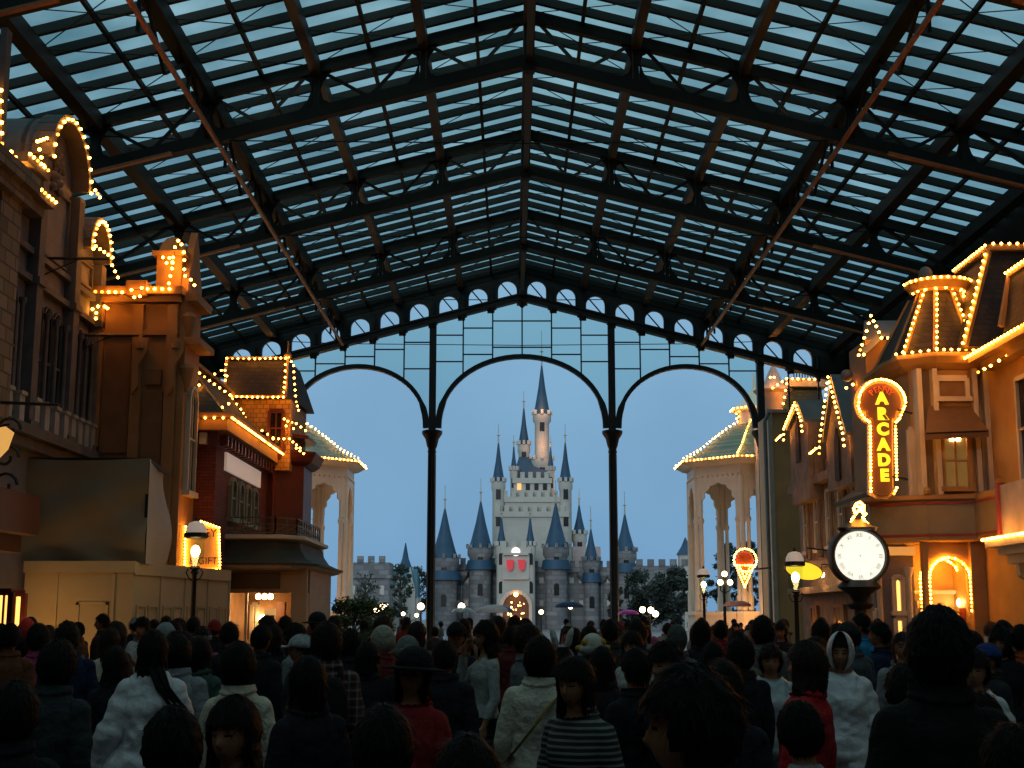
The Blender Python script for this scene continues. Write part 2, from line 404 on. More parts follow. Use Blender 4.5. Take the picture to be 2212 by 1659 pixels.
# chord and pierced band above it
for sg in (-1, 1):
    mb = MB(); e = XC+sg*16; mb.beam((XC, GY-.1, zc(XC)), (e, GY-.1, zc(e)), .5, .26); mb.beam((XC, GY-.1, zc(XC)+.16), (e, GY-.1, zc(e)+.16), .7, .06)
    mb.build('raking_beam', IRON, gate)
    mb = MB()
    for k in range(10):
        xa = XC+sg*1.455*k; xb = XC+sg*1.455*(k+1); cx = (xa+xb)/2; w = .92; base = zc(cx)
        lo, hi = min(xa, xb), max(xa, xb); h = 1.08
        ap = arch_pts(cx, base-.15, w, h+.15, 10)
        top = lambda x: zr(x)+.1
        # left pier, right pier, head: three pieces round the opening
        half = len(ap)//2
        L_ = [(lo, base-.15)]+[ap[0]]+ap[1:half+1]+[(cx, top(cx)), (lo, top(lo))]
        R_ = [(hi, base-.15), (hi, top(hi)), (cx, top(cx))]+[ap[half]]+ap[half+1:-1]+[ap[-1]]
        mb.prism([(x, GY-.1, z) for x, z in L_], (0, .2, 0)); mb.prism([(x, GY-.1, z) for x, z in R_], (0, .2, 0))
        mb.beam((cx-w*.5, GY+.25, base+1.2), (cx+w*.5, GY+.25, base+.1), .06, .06)
        # pendants
        mb.lathe([(.02, -.42), (.1, -.34), (.09, -.26), (.2, -.2), (.2, -.1), (.13, 0), (.13, .3)], (xb, GY-.15, zc(xb)), 8)
        mb.tube([(xb, GY-.15, zc(xb)+.2), (xb, GY-.15, zc(xb)+.9)], .11, 8)
    e = XC+sg*14.55; e2 = XC+sg*17.5
    mb.prism([(e, GY-.1, zc(e)-.1), (e2, GY-.1, zc(e2)-.1), (e2, GY-.1, zr(e2)+.1), (e, GY-.1, zr(e)+.1)], (0, .2, 0))
    mb.prism([(XC+sg*15.3, GY-.1, 6), (e2, GY-.1, 6), (e2, GY-.1, zc(e2)), (XC+sg*15.3, GY-.1, zc(e2)+.5)], (0, .2, 0))
    mb.build('pierced_band', IRON, gate)
mb = MB(); mb.lathe([(.05, -.5), (.16, -.4), (.3, -.22), (.3, -.1), (.16, 0), (.16, .5)], (XC, GY-.15, zc(XC)), 10); mb.build('pendant', IRON, gate)
# ================================================================ pavilions beyond the screen
KC = mat('pavilion_cream', (.72, .60, .46), .55, 0, .08, 1)
def kiosk(cx, cy, label):
    k = thing('pavilion', (cx, cy, 0), label, 'pavilion', None)
    r8 = math.pi/8
    def oc(r, z, n=8): return [(cx+r*math.cos(2*math.pi*i/8+r8), cy+r*math.sin(2*math.pi*i/8+r8), z) for i in range(8)]
    RC = 4.05
    mb = MB(); mb.ring([oc(4.3, 0), oc(4.3, 1.9)]); mb.ring([oc(4.45, 1.9), oc(4.45, 2.1)]); mb.build('plinth', KC, k)
    cr = oc(RC, 0)
    for i in range(8):
        a = Vector(cr[i]); nx = Vector(cr[(i+1) % 8]); pv = Vector(cr[i-1])
        mb = MB()
        for q in (nx, pv):
            p = a+(q-a).normalized()*.32
            mb.lathe([(.17, 2.1), (.17, 2.9), (.12, 3.0), (.10, 6.9), (.16, 7.0), (.16, 7.15), (.1, 7.25), (.1, 9.5)], (p.x, p.y, 0), 10)
        mb.lathe([(.2, 2.1), (.2, 3.1), (.15, 3.2), (.13, 9.5)], (a.x, a.y, 0), 10)
        mb.build('column', KC, k, True)
        # fretwork between the columns: stepped arch with teeth
        mb = MB(); d = (nx-a); L = d.length; u = d.normalized()
        out = [(0, 9.9), (0, 6.9), (.17, 6.9), (.2, 7.3), (.33, 7.38), (.3, 7.7), (.42, 7.85), (.4, 8.2), (.62, 8.35), (.62, 8.65), (.9, 8.8), (1.0, 9.0), (1.3, 9.05)]
        ap = out+[(L/2, 9.15)]; ap += [(L-x, z) for x, z in out[::-1]]
        P = [a+u*x+Vector((0, 0, z)) for x, z in ap]; nrm = Vector((u.y, -u.x, 0))
        mb.prism(P, nrm*.08)
        for z in (7.6, 8.2, 9.2): mb.beam(a+u*.05+nrm*.06+Vector((0, 0, z)), a+u*.5+nrm*.06+Vector((0, 0, z)), .05, .05) if z < 9 else mb.beam(a+nrm*.06+Vector((0, 0, z)), nx+nrm*.06+Vector((0, 0, z)), .08, .08)
        for j in range(9):
            p = a+u*(L*(j+.5)/9)+nrm*.1+Vector((0, 0, 9.55)); mb.ball(p, .07, 6, 4)
        mb.build('fretwork', KC, k)
    mb = MB(); mb.ring([oc(4.15, 9.75), oc(4.15, 10.1), oc(4.4, 10.15), oc(4.75, 10.35), oc(4.85, 10.38), oc(4.85, 10.5), oc(4.2, 10.52)]); mb.build('cornice', KC, k)
    mb = MB(); mb.ring([oc(4.7, 10.52), oc(3.6, 11.1), oc(2.6, 11.85), oc(1.7, 12.5), oc(1.2, 12.75)]); rf = mb.build('roof', GREENR, k)
    mb = MB(); mb.ring([oc(1.05, 12.6), oc(1.05, 13.5), oc(1.4, 13.55), oc(1.4, 13.7), oc(.8, 14.1), oc(.12, 14.9), oc(.05, 15.8)]); mb.build('cupola', KC, k)
    E = oc(4.88, 10.44); lines = [[E[i], E[(i+1) % 8]] for i in range(8)]
    rp = [oc(4.8, 10.62), oc(3.68, 11.2), oc(2.68, 11.95), oc(1.75, 12.6), oc(1.2, 12.9)]
    lines += [[r_[i] for r_ in rp] for i in range(8)]
    c1 = oc(1.45, 13.65); lines += [[c1[i], c1[(i+1) % 8]] for i in range(8)]
    c2 = [oc(1.1, 12.9), oc(1.1, 13.5)]; lines += [[c2[0][i], c2[1][i]] for i in range(8)]
    bulbs(k, lines, .32, .05)
    for sx_ in (-1, 1):
        p = (cx+sx_*2.5, cy-7, .5)
        mb = MB(); mb.lathe([(.2, -.5), (.2, -.1), (.3, 0), (.3, .1)], p, 10); mb.build('floodlight', IRON, k)
        lt = D.lights.new('pavilion_flood', 'POINT'); lt.energy = 480; lt.color = (1, .50, .18); lt.shadow_soft_size = .3; lo = D.objects.new('pavilion_flood', lt); C.objects.link(lo); lo.location = (p[0], p[1], 1.1)
    return k
kiosk(-13.1, 77, 'cream octagonal pavilion with green roof behind the red brick building')
kiosk(14.1, 77, 'cream octagonal pavilion with green roof beside the cone sign and tan wall')
# ================================================================ helpers for street fronts
def pane_window(parent, x, y0, y1, z0, z1, arched=True, m=DARKG, fm=GREYTR, sx=1, t=.12):
    """tall window on a wall at plane X=x facing the street (sx=+1 faces +X); frame is the part, pane the sub-part"""
    h = z1-z0; w = y1-y0; cy = (y0+y1)/2
    prof = arch_pts(cy, z0, w, h, 10) if arched else [(y0, z0), (y0, z1), (y1, z1), (y1, z0)]
    mb = MB(); k = 1+.16/w
    for (a, b) in zip(prof, prof[1:]):
        mb.beam((x+sx*.04, a[0], a[1]), (x+sx*.04, b[0], b[1]), t, t*.75)
    mb.box(x-sx*.02, x+sx*.16, y0-.1, y1+.1, z0-.12, z0)
    fr = mb.build('window', fm, parent)
    mb = MB(); mb.prism([(x+sx*.02, a, b) for a, b in prof], (sx*.015, 0, 0)); mb.build('pane', m, fr)
    mb = MB(); mb.beam((x+sx*.05, y0, z0+h*.5), (x+sx*.05, y1, z0+h*.5), .05, .05); mb.beam((x+sx*.05, cy, z0), (x+sx*.05, cy, z1-.05), .04, .04); mb.build('glazing_bar', fm, fr)
    return fr
def front_window(parent, x0, x1, y, z0, z1, m=DARKG, fm=CREAM, arched=False, bars=1):
    prof = arch_pts((x0+x1)/2, z0, x1-x0, z1-z0, 10) if arched else [(x0, z0), (x0, z1), (x1, z1), (x1, z0)]
    mb = MB()
    for a, b in zip(prof, prof[1:]): mb.beam((a[0], y-.04, a[1]), (b[0], y-.04, b[1]), .09, .12)
    mb.box(x0-.08, x1+.08, y-.14, y+.02, z0-.1, z0)
    fr = mb.build('window', fm, parent)
    mb = MB(); mb.prism([(a, y-.03, b) for a, b in prof], (0, .02, 0)); mb.build('pane', m, fr)
    if bars:
        mb = MB(); mb.beam((x0, y-.05, (z0+z1)/2), (x1, y-.05, (z0+z1)/2), .04, .04); mb.beam(((x0+x1)/2, y-.05, z0), ((x0+x1)/2, y-.05, z1-.04), .035, .035); mb.build('glazing_bar', fm, fr)
    return fr
def P3(l): return [Vector(p) for p in l]
# ================================================================ grey hall, left
X1 = -9.6
h = thing('grey_stone_hall', (X1-2, 27, 0), 'grey stone hall with tall arched windows and a round pediment edged in bulbs', 'building')
mb = MB(); mb.box(-15.6, X1, 24.4, 29.95, 0, 9.7); mb.build('wall', GREYST, h)
# round pediment (barrel) over the middle bay
def pedi(y0, y1, zs, zt_, depth, th, nm='pediment', m=GREYST):
    n = 14; cy = (y0+y1)/2; hw = (y1-y0)/2
    prof = [(y0, 9.5)]+[(cy-hw*math.cos(math.pi*i/n), zs+(zt_-zs)*math.sin(math.pi*i/n)) for i in range(n+1)]+[(y1, 9.5)]
    mb = MB(); mb.prism([(X1+.003, a, b) for a, b in prof], (-.3, 0, 0)); mb.build(nm, m, h)
    pr = prof[1:-1]; mb = MB()
    for a, b in zip(pr, pr[1:]): mb.beam((X1+.18, a[0], a[1]), (X1+.18, b[0], b[1]), .42, .16, (0, -(b[1]-a[1]), b[0]-a[0]))
    mb.build('moulding', GREYTR, h)
    mb = MB(); mb.ring([[(X1-.2-depth*t, a, b) for a, b in pr]+[(X1-.2-depth*t, y1, 9.4), (X1-.2-depth*t, y0, 9.4)] for t in (0, 1)]); mb.build('barrel_roof', ROOFG, h)
    return [Vector((X1+.42, a, b-.02)) for a, b in pr]
p1 = pedi(25.75, 28.15, 10.9, 12.05, 1.6, .2)
p2 = pedi(28.5, 29.9, 9.75, 10.55, .25, .2)
mb = MB(); mb.box(X1, X1+.5, 24.4, 25.7, 9.75, 9.98); mb.box(X1, X1+.32, 24.4, 25.65, 9.55, 9.75); mb.box(X1, X1+.4, 24.4, 25.6, 10.3, 10.5); mb.box(X1-.3, X1+.05, 24.4, 25.7, 9.98, 10.35)
mb.build('cornice', GREYTR, h)
for y in (25.75, 28.0, 29.75):
    mb = MB(); mb.box(X1, X1+.24, y, y+.34, 5.2, 10.75 if y < 29 else 9.7)
    for z in (8.25, 5.4): mb.box(X1, X1+.3, y-.05, y+.39, z, z+.14)
    mb.build('pilaster', GREYTR, h)
for z0, z1, d in ((8.28, 8.4, .16), (8.85, 8.97, .14), (5.22, 5.42, .35), (5.0, 5.2, .2)):
    mb = MB(); mb.box(X1, X1+d, 24.4, 29.95, z0, z1); mb.build('string_course', GREYTR, h)
for y0, y1 in ((26.2, 27.9), (28.45, 29.65)):
    mb = MB()
    for a, b in (((y0, 9.1), (y0, 10.6 if y0 < 28 else 9.6)), ((y1, 9.1), (y1, 10.6 if y0 < 28 else 9.6)), ((y0, 9.1), (y1, 9.1)), ((y0, 10.6 if y0 < 28 else 9.6), (y1, 10.6 if y0 < 28 else 9.6))):
        mb.beam((X1+.03, a[0], a[1]), (X1+.03, b[0], b[1]), .08, .06)
    mb.build('panel_moulding', GREYTR, h)
mb = MB()
for i in range(26):
    a = random.random()*6.28; rr = random.random()**.5*.42
    mb.ball((X1+.06, 27+rr*math.cos(a), 10.95+rr*1.1*math.sin(a)), random.uniform(.05, .11), 7, 5)
mb.build('carved_crest', GREYTR, h, True)
for y0 in (24.75, 26.2, 26.78, 27.36, 28.42, 28.87, 29.32):
    w = .48 if y0 < 28 else .38
    pane_window(h, X1, y0, y0+w, 5.72, 8.05, t=.06)
for y in (26.13, 26.71, 27.29, 27.87, 28.36, 28.81, 29.26, 29.7, 24.66, 25.3):
    mb = MB(); mb.lathe([(.05, 6.0), (.045, 7.72), (.08, 7.78), (.08, 7.86)], (X1+.14, y, 0), 8); mb.build('colonnette', GREYTR, h, True)
    mb = MB(); mb.box(X1, X1+.26, y-.13, y+.13, 5.42, 5.95); mb.box(X1, X1+.3, y-.15, y+.15, 5.95, 6.02); mb.build('pedestal', mat('pale_stone', (.42, .38, .35), .7), h)
for y, z in ((26.6, 9.0), (29.0, 7.9)):
    mb = MB(); mb.tube([(X1+.05, y, z), (X1+1.35, y+.05, z)], .03, 6); mb.tube([(X1+.05, y, z-.35), (X1+.8, y, z)], .015, 5); mb.build('sign_bracket', IRON, h)
bulbs(h, [p1, p2, [(X1+.52, 24.45, 9.88), (X1+.52, 25.7, 9.9)], [(X1+.42, 24.45, 10.46), (X1+.42, 25.45, 10.48)], [(X1+.3, 25.5, 10.6), (X1+.3, 25.1, 10.95), (X1+.3, 25.6, 11.2), (X1+.3, 26.1, 11.0)],
          [(X1+.5, 28.15, 10.95), (X1+.5, 28.5, 10.9)], [(X1+.45, 28.55, 9.8), (X1+.6, 29.3, 9.75)], [p2[-1], p2[-1]+Vector((.1, .15, -.25))]], .24, .042)
# rusticated neighbour nearer the camera
s = thing('rusticated_building', (-12, 20, 0), 'brown rusticated stone building at the left edge with a vertical row of bulbs', 'building')
mb = MB(); mb.box(-15.6, -9.45, 10, 24.35, 0, 9.6); mb.build('wall', RUST, s)
mb = MB(); mb.box(-9.45, -8.95, 16, 24.5, 9.65, 9.95); mb.box(-9.45, -9.1, 16, 24.5, 9.4, 9.65); mb.box(-9.45, -9.25, 23.4, 24.4, 4.8, 9.4); mb.build('cornice', RUST, s)
mb = MB(); mb.box(-9.44, -9.32, 23.3, 23.55, 9.95, 12.5); mb.build('parapet_post', GREYTR, s)
mb = MB(); mb.box(-9.44, -8.5, 20.5, 24.2, 3.2, 3.9); mb.box(-9.44, -8.8, 20.5, 24.2, 2.9, 3.2); mb.box(-9.44, -9.2, 23.6, 24.2, 0, 2.9); mb.build('shop_fascia', OXBLOOD, s)
for y0, y1 in ((22.9, 23.5), (24.36, 24.9)):
    front_window(s, -9.0 if y0 < 23 else -9.38, -8.75 if y0 < 23 else -9.05, y0+.9, .6, 2.2, m=LITW, fm=OXBLOOD)
lt = D.lights.new('window_light', 'POINT'); lt.energy = 30; lt.color = (1, .52, .14); lt.shadow_soft_size = .3; lo = D.objects.new('window_light', lt); C.objects.link(lo); lo.location = (-8.85, 25.0, 1.3)
# scroll bracket and small orange lantern sign
mb = MB()
for k in range(3):
    c0 = Vector((-9.1, 24.0, 5.1-.5*k)); mb.tube([c0+Vector((.24*math.cos(t*.5)*(1-t*.05), 0, .24*math.sin(t*.5)*(1-t*.05))) for t in range(14)], .03, 5)
mb.tube([(-9.4, 24.0, 5.6), (-8.2, 24.0, 5.55)], .03, 6); mb.build('scroll_bracket', IRON, s)
gx = lambda l: [PX(a, c_, -9.3) for a, c_ in l]
bulbs(s, [gx([(2, 195), (5, 380)]), gx([(3, 345), (24, 328), (42, 352), (58, 366)])], .24, .045)
l = thing('hanging_sign', PY(6, 960, 23.6)-Vector((0, 0, .3)), 'small orange lit sign hanging from a scroll bracket at the left edge', 'sign')
p = PY(6, 958, 23.6); mb = MB(); mb.prism([(p.x-.2, p.y, p.z+.25), (p.x, p.y, p.z+.32), (p.x+.17, p.y, p.z+.2), (p.x+.08, p.y, p.z-.1), (p.x-.1, p.y, p.z-.3)], (0, .06, 0)); mb.build('board', mat('orange_lit_board', (.9, .5, .15), emit=.7, ecol=(1, .5, .12)), l)
mb = MB(); mb.beam((p.x-.2, p.y, p.z+.28), (p.x+.1, p.y, p.z+.34), .04, .04); mb.build('sign_frame', IRON, l)
# ================================================================ orange building
o = thing('orange_building', (-8.6, 30.2, 0), 'ochre stucco building with scroll brackets, small round-topped tower and bulbs along its cornice', 'building')
mb = MB(); mb.box(-15.6, -7.62, 30.0, 31.4, 0, 9.0); mb.build('wall', OCHRE, o)
mb = MB(); mb.box(-9.7, -7.5, 29.72, 30.1, 9.02, 9.2); mb.box(-9.7, -7.55, 29.82, 30.1, 8.86, 9.02); mb.box(-8.75, -8.3, 29.6, 30.05, 8.95, 9.3); mb.box(-9.65, -7.6, 29.9, 30.0, 8.1, 8.2); mb.build('cornice', OCHRE, o)
for xa, xb in ((-9.55, -9.3), (-8.62, -8.4), (-7.85, -7.62)):
    mb = MB(); mb.box(xa, xb, 29.86, 30, 0, 8.8); mb.build('pilaster', OCHRE, o)
for xc in (-8.55, -7.75):
    mb = MB(); mb.prism([(xc, 29.86, 8.0), (xc+.32, 29.86, 8.0), (xc+.30, 29.86, 7.7), (xc+.12, 29.86, 7.35), (xc+.14, 29.86, 6.9), (xc, 29.86, 6.7)], (0, -.14, 0)); mb.lathe([(.1, 0), (.1, .16)], (xc+.15, 29.75, 7.75), 10); mb.build('scroll_bracket', OCHRE, o)
mb = MB(); mb.box(-8.3, -7.95, 29.9, 30.0, 6.95, 7.3); mb.box(-9.25, -8.65, 29.92, 30, 5.4, 7.9); mb.box(-8.35, -7.9, 29.95, 30, 4.5, 6.8); mb.build('recessed_panel', mat('brown_ochre_render', (.20, .10, .045), .7), o)
# street front with curved shaped gable on the corner
mb = MB()
prof = [(30.0, 0), (30.0, 8.9), (30.1, 9.6), (30.35, 9.9), (30.5, 10.35), (30.75, 10.75), (31.0, 10.35), (31.15, 9.9), (31.4, 9.5), (31.4, 0)]
mb.prism([(-7.45, a, b) for a, b in prof], (-.16, 0, 0)); mb.box(-7.45, -7.1, 29.9, 31.4, 7.9, 8.05); mb.box(-7.45, -7.2, 29.9, 31.4, 8.9, 9.1); mb.build('shaped_gable', OCHRE, o)
for z in (8.4, 7.2): MB().lathe([(.02, -.4), (.1, -.25), (.15, 0), (.18, .15), (.1, .25)], (-7.42, 30.1, z), 10).build('carved_bracket', OCHRE, o, True)
pane_window(o, -7.44, 30.35, 31.05, 4.6, 7.0, fm=CREAM)
# little tower with barrel roof
mb = MB(); mb.box(-8.2, -7.62, 30.05, 31.2, 9.2, 10.0); mb.build('tower', OCHRE, o)
mb = MB(); mb.box(-8.3, -7.52, 29.95, 31.25, 10.0, 10.1); mb.build('tower_cornice', OCHRE, o)
mb = MB(); n = 8; pr = [(-7.92+.32*-math.cos(math.pi*i/n), 10.1+.42*math.sin(math.pi*i/n)) for i in range(n+1)]; mb.ring([[(a, yy, b) for a, b in pr] for yy in (30.3, 31.2)]); mb.build('barrel_roof', ROOFG, o)
gl = [PX(*q, -7.2) for q in ((398, 600), (385, 517))]
def qz(l, Y): return [PY(a, b, Y) for a, b in l]
bulbs(o, [qz([(206, 630), (278, 632)], 29.68), qz([(302, 624), (366, 624)], 29.68), qz([(284, 626), (306, 622), (302, 640), (290, 642)], 29.5),
          qz([(365, 612), (368, 596), (372, 580), (374, 556), (378, 534), (385, 520), (392, 528), (397, 545), (398, 562), (398, 582), (400, 596), (412, 604), (420, 616)], 29.9),
          qz([(352, 556), (360, 568), (372, 566), (366, 557)], 29.8), qz([(200, 668), (212, 662), (226, 662), (232, 666)], 29.75), qz([(208, 676), (206, 700)], 29.75)], .2, .042)
# ================================================================ tarpaulin, hoarding
t = thing('tarpaulin_screen', (-8.5, 26.5, 2.82), 'large olive grey tarpaulin sheet stretched above the cream hoarding', 'tarpaulin')
mb = MB(); n = 16
def sheet(fn, nu, nv):
    vs = [fn(i/nu, j/nv) for j in range(nv+1) for i in range(nu+1)]
    return vs, [(j*(nu+1)+i, j*(nu+1)+i+1, (j+1)*(nu+1)+i+1, (j+1)*(nu+1)+i) for j in range(nv) for i in range(nu)]
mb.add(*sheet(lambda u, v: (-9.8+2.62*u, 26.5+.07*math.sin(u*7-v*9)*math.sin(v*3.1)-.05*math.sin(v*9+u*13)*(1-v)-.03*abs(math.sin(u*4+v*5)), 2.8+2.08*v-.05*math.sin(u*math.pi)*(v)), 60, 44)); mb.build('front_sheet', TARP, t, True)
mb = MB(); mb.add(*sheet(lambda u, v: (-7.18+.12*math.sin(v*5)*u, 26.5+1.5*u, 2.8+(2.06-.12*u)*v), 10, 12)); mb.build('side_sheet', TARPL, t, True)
mb = MB(); mb.beam((-9.8, 26.56, 4.86), (-7.2, 26.56, 4.86), .06, .06); mb.beam((-7.22, 26.56, 2.8), (-7.22, 26.56, 4.86), .06, .06); mb.beam((-7.22, 26.56, 4.84), (-7.22, 28, 4.72), .06, .06); mb.build('pole_frame', STEEL, t)
t = thing('site_hoarding', (-8.4, 27, 0), 'cream painted construction hoarding with framed door panels below the tarpaulin', 'hoarding')
mb = MB(); mb.box(-9.45, -7.35, 26.3, 26.36, 0, 2.8); mb.build('front_board', HOARD, t)
HA, HB = Vector((-7.36, 26.36, 0)), Vector((-6.45, 30.9, 0)); hu = (HB-HA).normalized(); hn = Vector((hu.y, -hu.x, 0)); HL = (HB-HA).length
def hbox(mb, a, b_, o0, o1, z0, z1):
    q_ = [HA+hu*a+hn*o0, HA+hu*b_+hn*o0, HA+hu*b_+hn*o1, HA+hu*a+hn*o1]; return mb.prism([v+Vector((0, 0, z0)) for v in q_], (0, 0, z1-z0))
hbox(MB(), 0, HL, -.06, 0, 0, 2.76).build('side_board', HOARD, t)
mb = MB(); mb.box(-9.47, -7.3, 26.25, 26.3, 2.62, 2.84); mb.build('top_rail', HOARD, t); hbox(MB(), -.02, HL, 0, .05, 2.58, 2.82).build('top_rail', HOARD, t)
for x in (-8.85, -7.75):
    mb = MB(); mb.box(x, x+.06, 26.26, 26.3, 0, 2.6); mb.build('batten', HOARD, t)
mb = MB(); mb.box(-8.42, -8.36, 26.27, 26.3, 0, 2.05); mb.box(-7.86, -7.8, 26.27, 26.3, 0, 2.05); mb.box(-8.42, -7.8, 26.27, 26.3, 2.0, 2.06); mb.build('door_frame', HOARD, t)
for i in range(4):
    y = .15+i*1.15; mb = MB()
    for a in (0, .5):
        for c0, c1, d0, d1 in ((0, .04, 0, 2.0), (.38, .42, 0, 2.0), (.04, .38, 1.96, 2.0)): hbox(mb, y+a+c0, y+a+c1, 0, .03, d0, d1)
    mb.build('door_panel', HOARD, t); hbox(MB(), y+1.0, y+1.05, 0, .035, 0, 2.58).build('batten', HOARD, t)
# ================================================================ red brick building
FX = -6.98; Y3 = 31.5
b = thing('brick_shop_building', (-9, 36, 0), 'dark red brick shop with bulb-edged mansard roofs and railed balcony over its lit shopfront', 'building')
mb = MB(); mb.box(-15.6, FX, Y3, 42.5, 0, 6.0); mb.build('wall', BRICK, b)
mb = MB(); mb.box(-10, FX+.03, Y3-.06, 42.5, 5.75, 6.1); mb.build('frieze', OXBLOOD, b)
for i in range(4):
    mb = MB(); x = -9+i*.55
    mb.box(x, x+.16, Y3-.2, Y3-.06, 5.78, 6.05); mb.build('corbel', CREAM, b)
for i in range(16):
    mb = MB(); y = Y3+.3+i*.42; mb.box(FX+.03, FX+.2, y, y+.14, 5.8, 6.05); mb.build('corbel', OXBLOOD, b)
mb = MB(); mb.box(-10, FX+.42, Y3-.42, 38.3, 6.38, 6.5); mb.box(-10, FX+.3, Y3-.3, 38.3, 6.1, 6.38); mb.build('cornice', OCHRE, b)
mb = MB(); mb.ring([[(-12, Y3-.2, 6.5), (FX+.2, Y3-.2, 6.5), (FX+.2, 38.2, 6.5), (-12, 38.2, 6.5)], [(-12, Y3+.6, 7.3), (FX-.5, Y3+.6, 7.3), (FX-.5, 37.6, 7.3), (-12, 37.6, 7.3)], [(-12, Y3+1.0, 7.95), (FX-1.0, Y3+1.0, 7.95), (FX-1.0, 37.6, 7.95), (-12, 37.6, 7.95)]]); mb.build('mansard_roof', mat('brown_tile_roof', (.10, .065, .035), .7, 0, .3, kind='shingle', p=(.2, .12, .012), bump=.7), b)
mb = MB(); mb.box(-12, FX-.85, Y3+.85, 37.5, 7.95, 8.05); mb.build('roof_curb', OCHRE, b)
# street-side upper windows and blank name board
for i in range(4):
    pane_window(b, FX, 33.0+i*.95, 33.6+i*.95, 4.2, 5.15, fm=mat('sage_green_trim', (.17, .19, .14), .6))
mb = MB(); mb.box(FX, FX+.06, 32.4, 36.9, 5.28, 5.72); mb.build('name_board', WHITEP, b)
# corner tower
TYY = 38.0
mb = MB(); mb.box(-8.15, -6.35, TYY+.1, 41, 5.9, 7.95); mb.build('tower_wall', ORTILE, b)
mb = MB(); q = [PY(486, 857, TYY-.1), PY(617, 857, TYY-.1), PY(622, 774, TYY+.4), PY(490, 774, TYY+.4)]
bk = [Vector((q[0].x, 41.2, q[0].z)), Vector((q[1].x+.35, 41.2, q[1].z)), Vector((q[2].x+.02, 40.6, q[2].z)), Vector((q[3].x, 40.6, q[3].z))]
mb.ring([[q[0], q[1], bk[1], bk[0]], [q[3], q[2], bk[2], bk[3]]]); mb.build('tower_roof', SLATE, b)
mb = MB()
for a, c_ in ((q[0], q[1]), (q[1], q[2]), (q[3], q[2]), (q[0], q[3])): mb.beam(a-Vector((0, .04, 0)), c_-Vector((0, .04, 0)), .07, .07)
mb.lathe([(.12, 0), (.12, .1), (.03, .2), (.02, .5)], q[2], 8); mb.build('roof_ridge_trim', OCHRE, b)
front_window(b, -6.95, -6.55, TYY+.08, 6.6, 7.6, fm=OXBLOOD)
# oriel bay below the tower
oy = 38.2
def oriel(z, g=0): return [(-8.1, oy-g, z), (-6.75, oy-g, z), (-6.05+g, oy+.7-g*.4, z), (-6.05+g, 40.5, z), (-6.9, 41.2, z), (-8.1, 41.2, z)]
mb = MB(); mb.ring([oriel(3.9), oriel(6.1)]); mb.build('oriel_bay', OXBLOOD, b)
mb = MB(); mb.ring([oriel(6.1, .05), oriel(6.2, .22), oriel(6.45, .35), oriel(6.5, .35)]); mb.ring([oriel(6.9, .1), oriel(7.0, .1)]); mb.build('oriel_cornice', OXBLOOD, b)
fr = front_window(b, -7.95, -7.2, oy-.02, 4.6, 5.5, m=mat('lit_brown_blind', (.5, .25, .08), emit=.25, ecol=(1, .4, .1)), fm=OXBLOOD)
fr = front_window(b, -7.95, -7.2, oy-.02, 5.62, 5.98, m=mat('stained_red_glass', (.1, .02, .02), .2, emit=.12, ecol=(1, .1, .05)), fm=OXBLOOD, bars=0)
for x in (-8.05, -7.08, -6.8):
    mb = MB(); mb.lathe([(.07, 0), (.07, .3), (.045, .35), (.045, 1.8), (.08, 1.9)], (x, oy-.08, 4.1), 8); mb.build('colonnette', OXBLOOD, b, True)
mb = MB(); mb.ball((-7.75, oy-.1, 5.82), .07, 8, 6); mb.build('red_lamp', mat('red_lamp_glow', (1, .1, .05), emit=3, ecol=(1, .06, .02)), b)
# balcony and ground-floor shop
BY = 33.0; BX = -5.35
mb = MB(); 
def bal(z, g=0, top=0): return [(FX-1.6, BY-g, z), (BX+g-.45, BY-g, z), (BX+g, BY+.5-g*.3, z), (BX+g, 37.5+g, z), (FX-1.6, 37.5+g, z)]
mb.ring([bal(3.62, .1), bal(3.66, .22), bal(3.74, .22), bal(3.76, .1)]); mb.build('balcony_floor', CREAM, b)
mb = MB(); mb.ring([bal(3.6, .08), bal(3.4, .12), bal(3.2, .25), bal(3.1, .45), bal(3.06, .6), bal(3.0, .6)]); mb.build('canopy_roof', DKGREEN, b)
mb = MB(); mb.ring([bal(3.0, .55), bal(2.95, .5), bal(2.9, .35)]); mb.build('canopy_moulding', CREAM, b)
pth = [(FX-1.6, BY, 0), (BX-.45, BY, 0), (BX, BY+.5, 0), (BX, 37.5, 0)]
for a, c_ in zip(pth, pth[1:]):
    a = Vector(a); c_ = Vector(c_); n = max(1, round((c_-a).length/.42)); mb = MB()
    for zz in (3.82, 4.02, 4.18): mb.beam(a+Vector((0, 0, zz)), c_+Vector((0, 0, zz)), .035, .03)
    for i in range(n+1):
        p = a+(c_-a)*i/n; mb.beam(p+Vector((0, 0, 3.75)), p+Vector((0, 0, 4.22)), .035, .035)
        if i < n:
            p2 = a+(c_-a)*(i+1)/n; mb.beam(p+Vector((0, 0, 3.84)), p2+Vector((0, 0, 4.0)), .02, .02); mb.beam(p+Vector((0, 0, 4.0)), p2+Vector((0, 0, 3.84)), .02, .02)
    mb.build('railing', mat('olive_iron', (.10, .09, .05), .5), b)
mb = MB(); mb.box(FX-1.6, BX+.35, BY+.05, BY+.25, 2.35, 2.95); mb.box(BX-.02, BX+.35, BY+.06, BY+.5, 0, 2.35); mb.box(BX+.1, BX+.36, BY+.5, 37.4, 0, 2.9); mb.build('shop_wall', SIDING, b)
mb = MB(); mb.box(FX-1.3, BX-.3, BY-.0, BY+.05, 2.45, 2.85); mb.build('fascia_board', mat('dark_brown_board', (.05, .035, .02), .5), b)
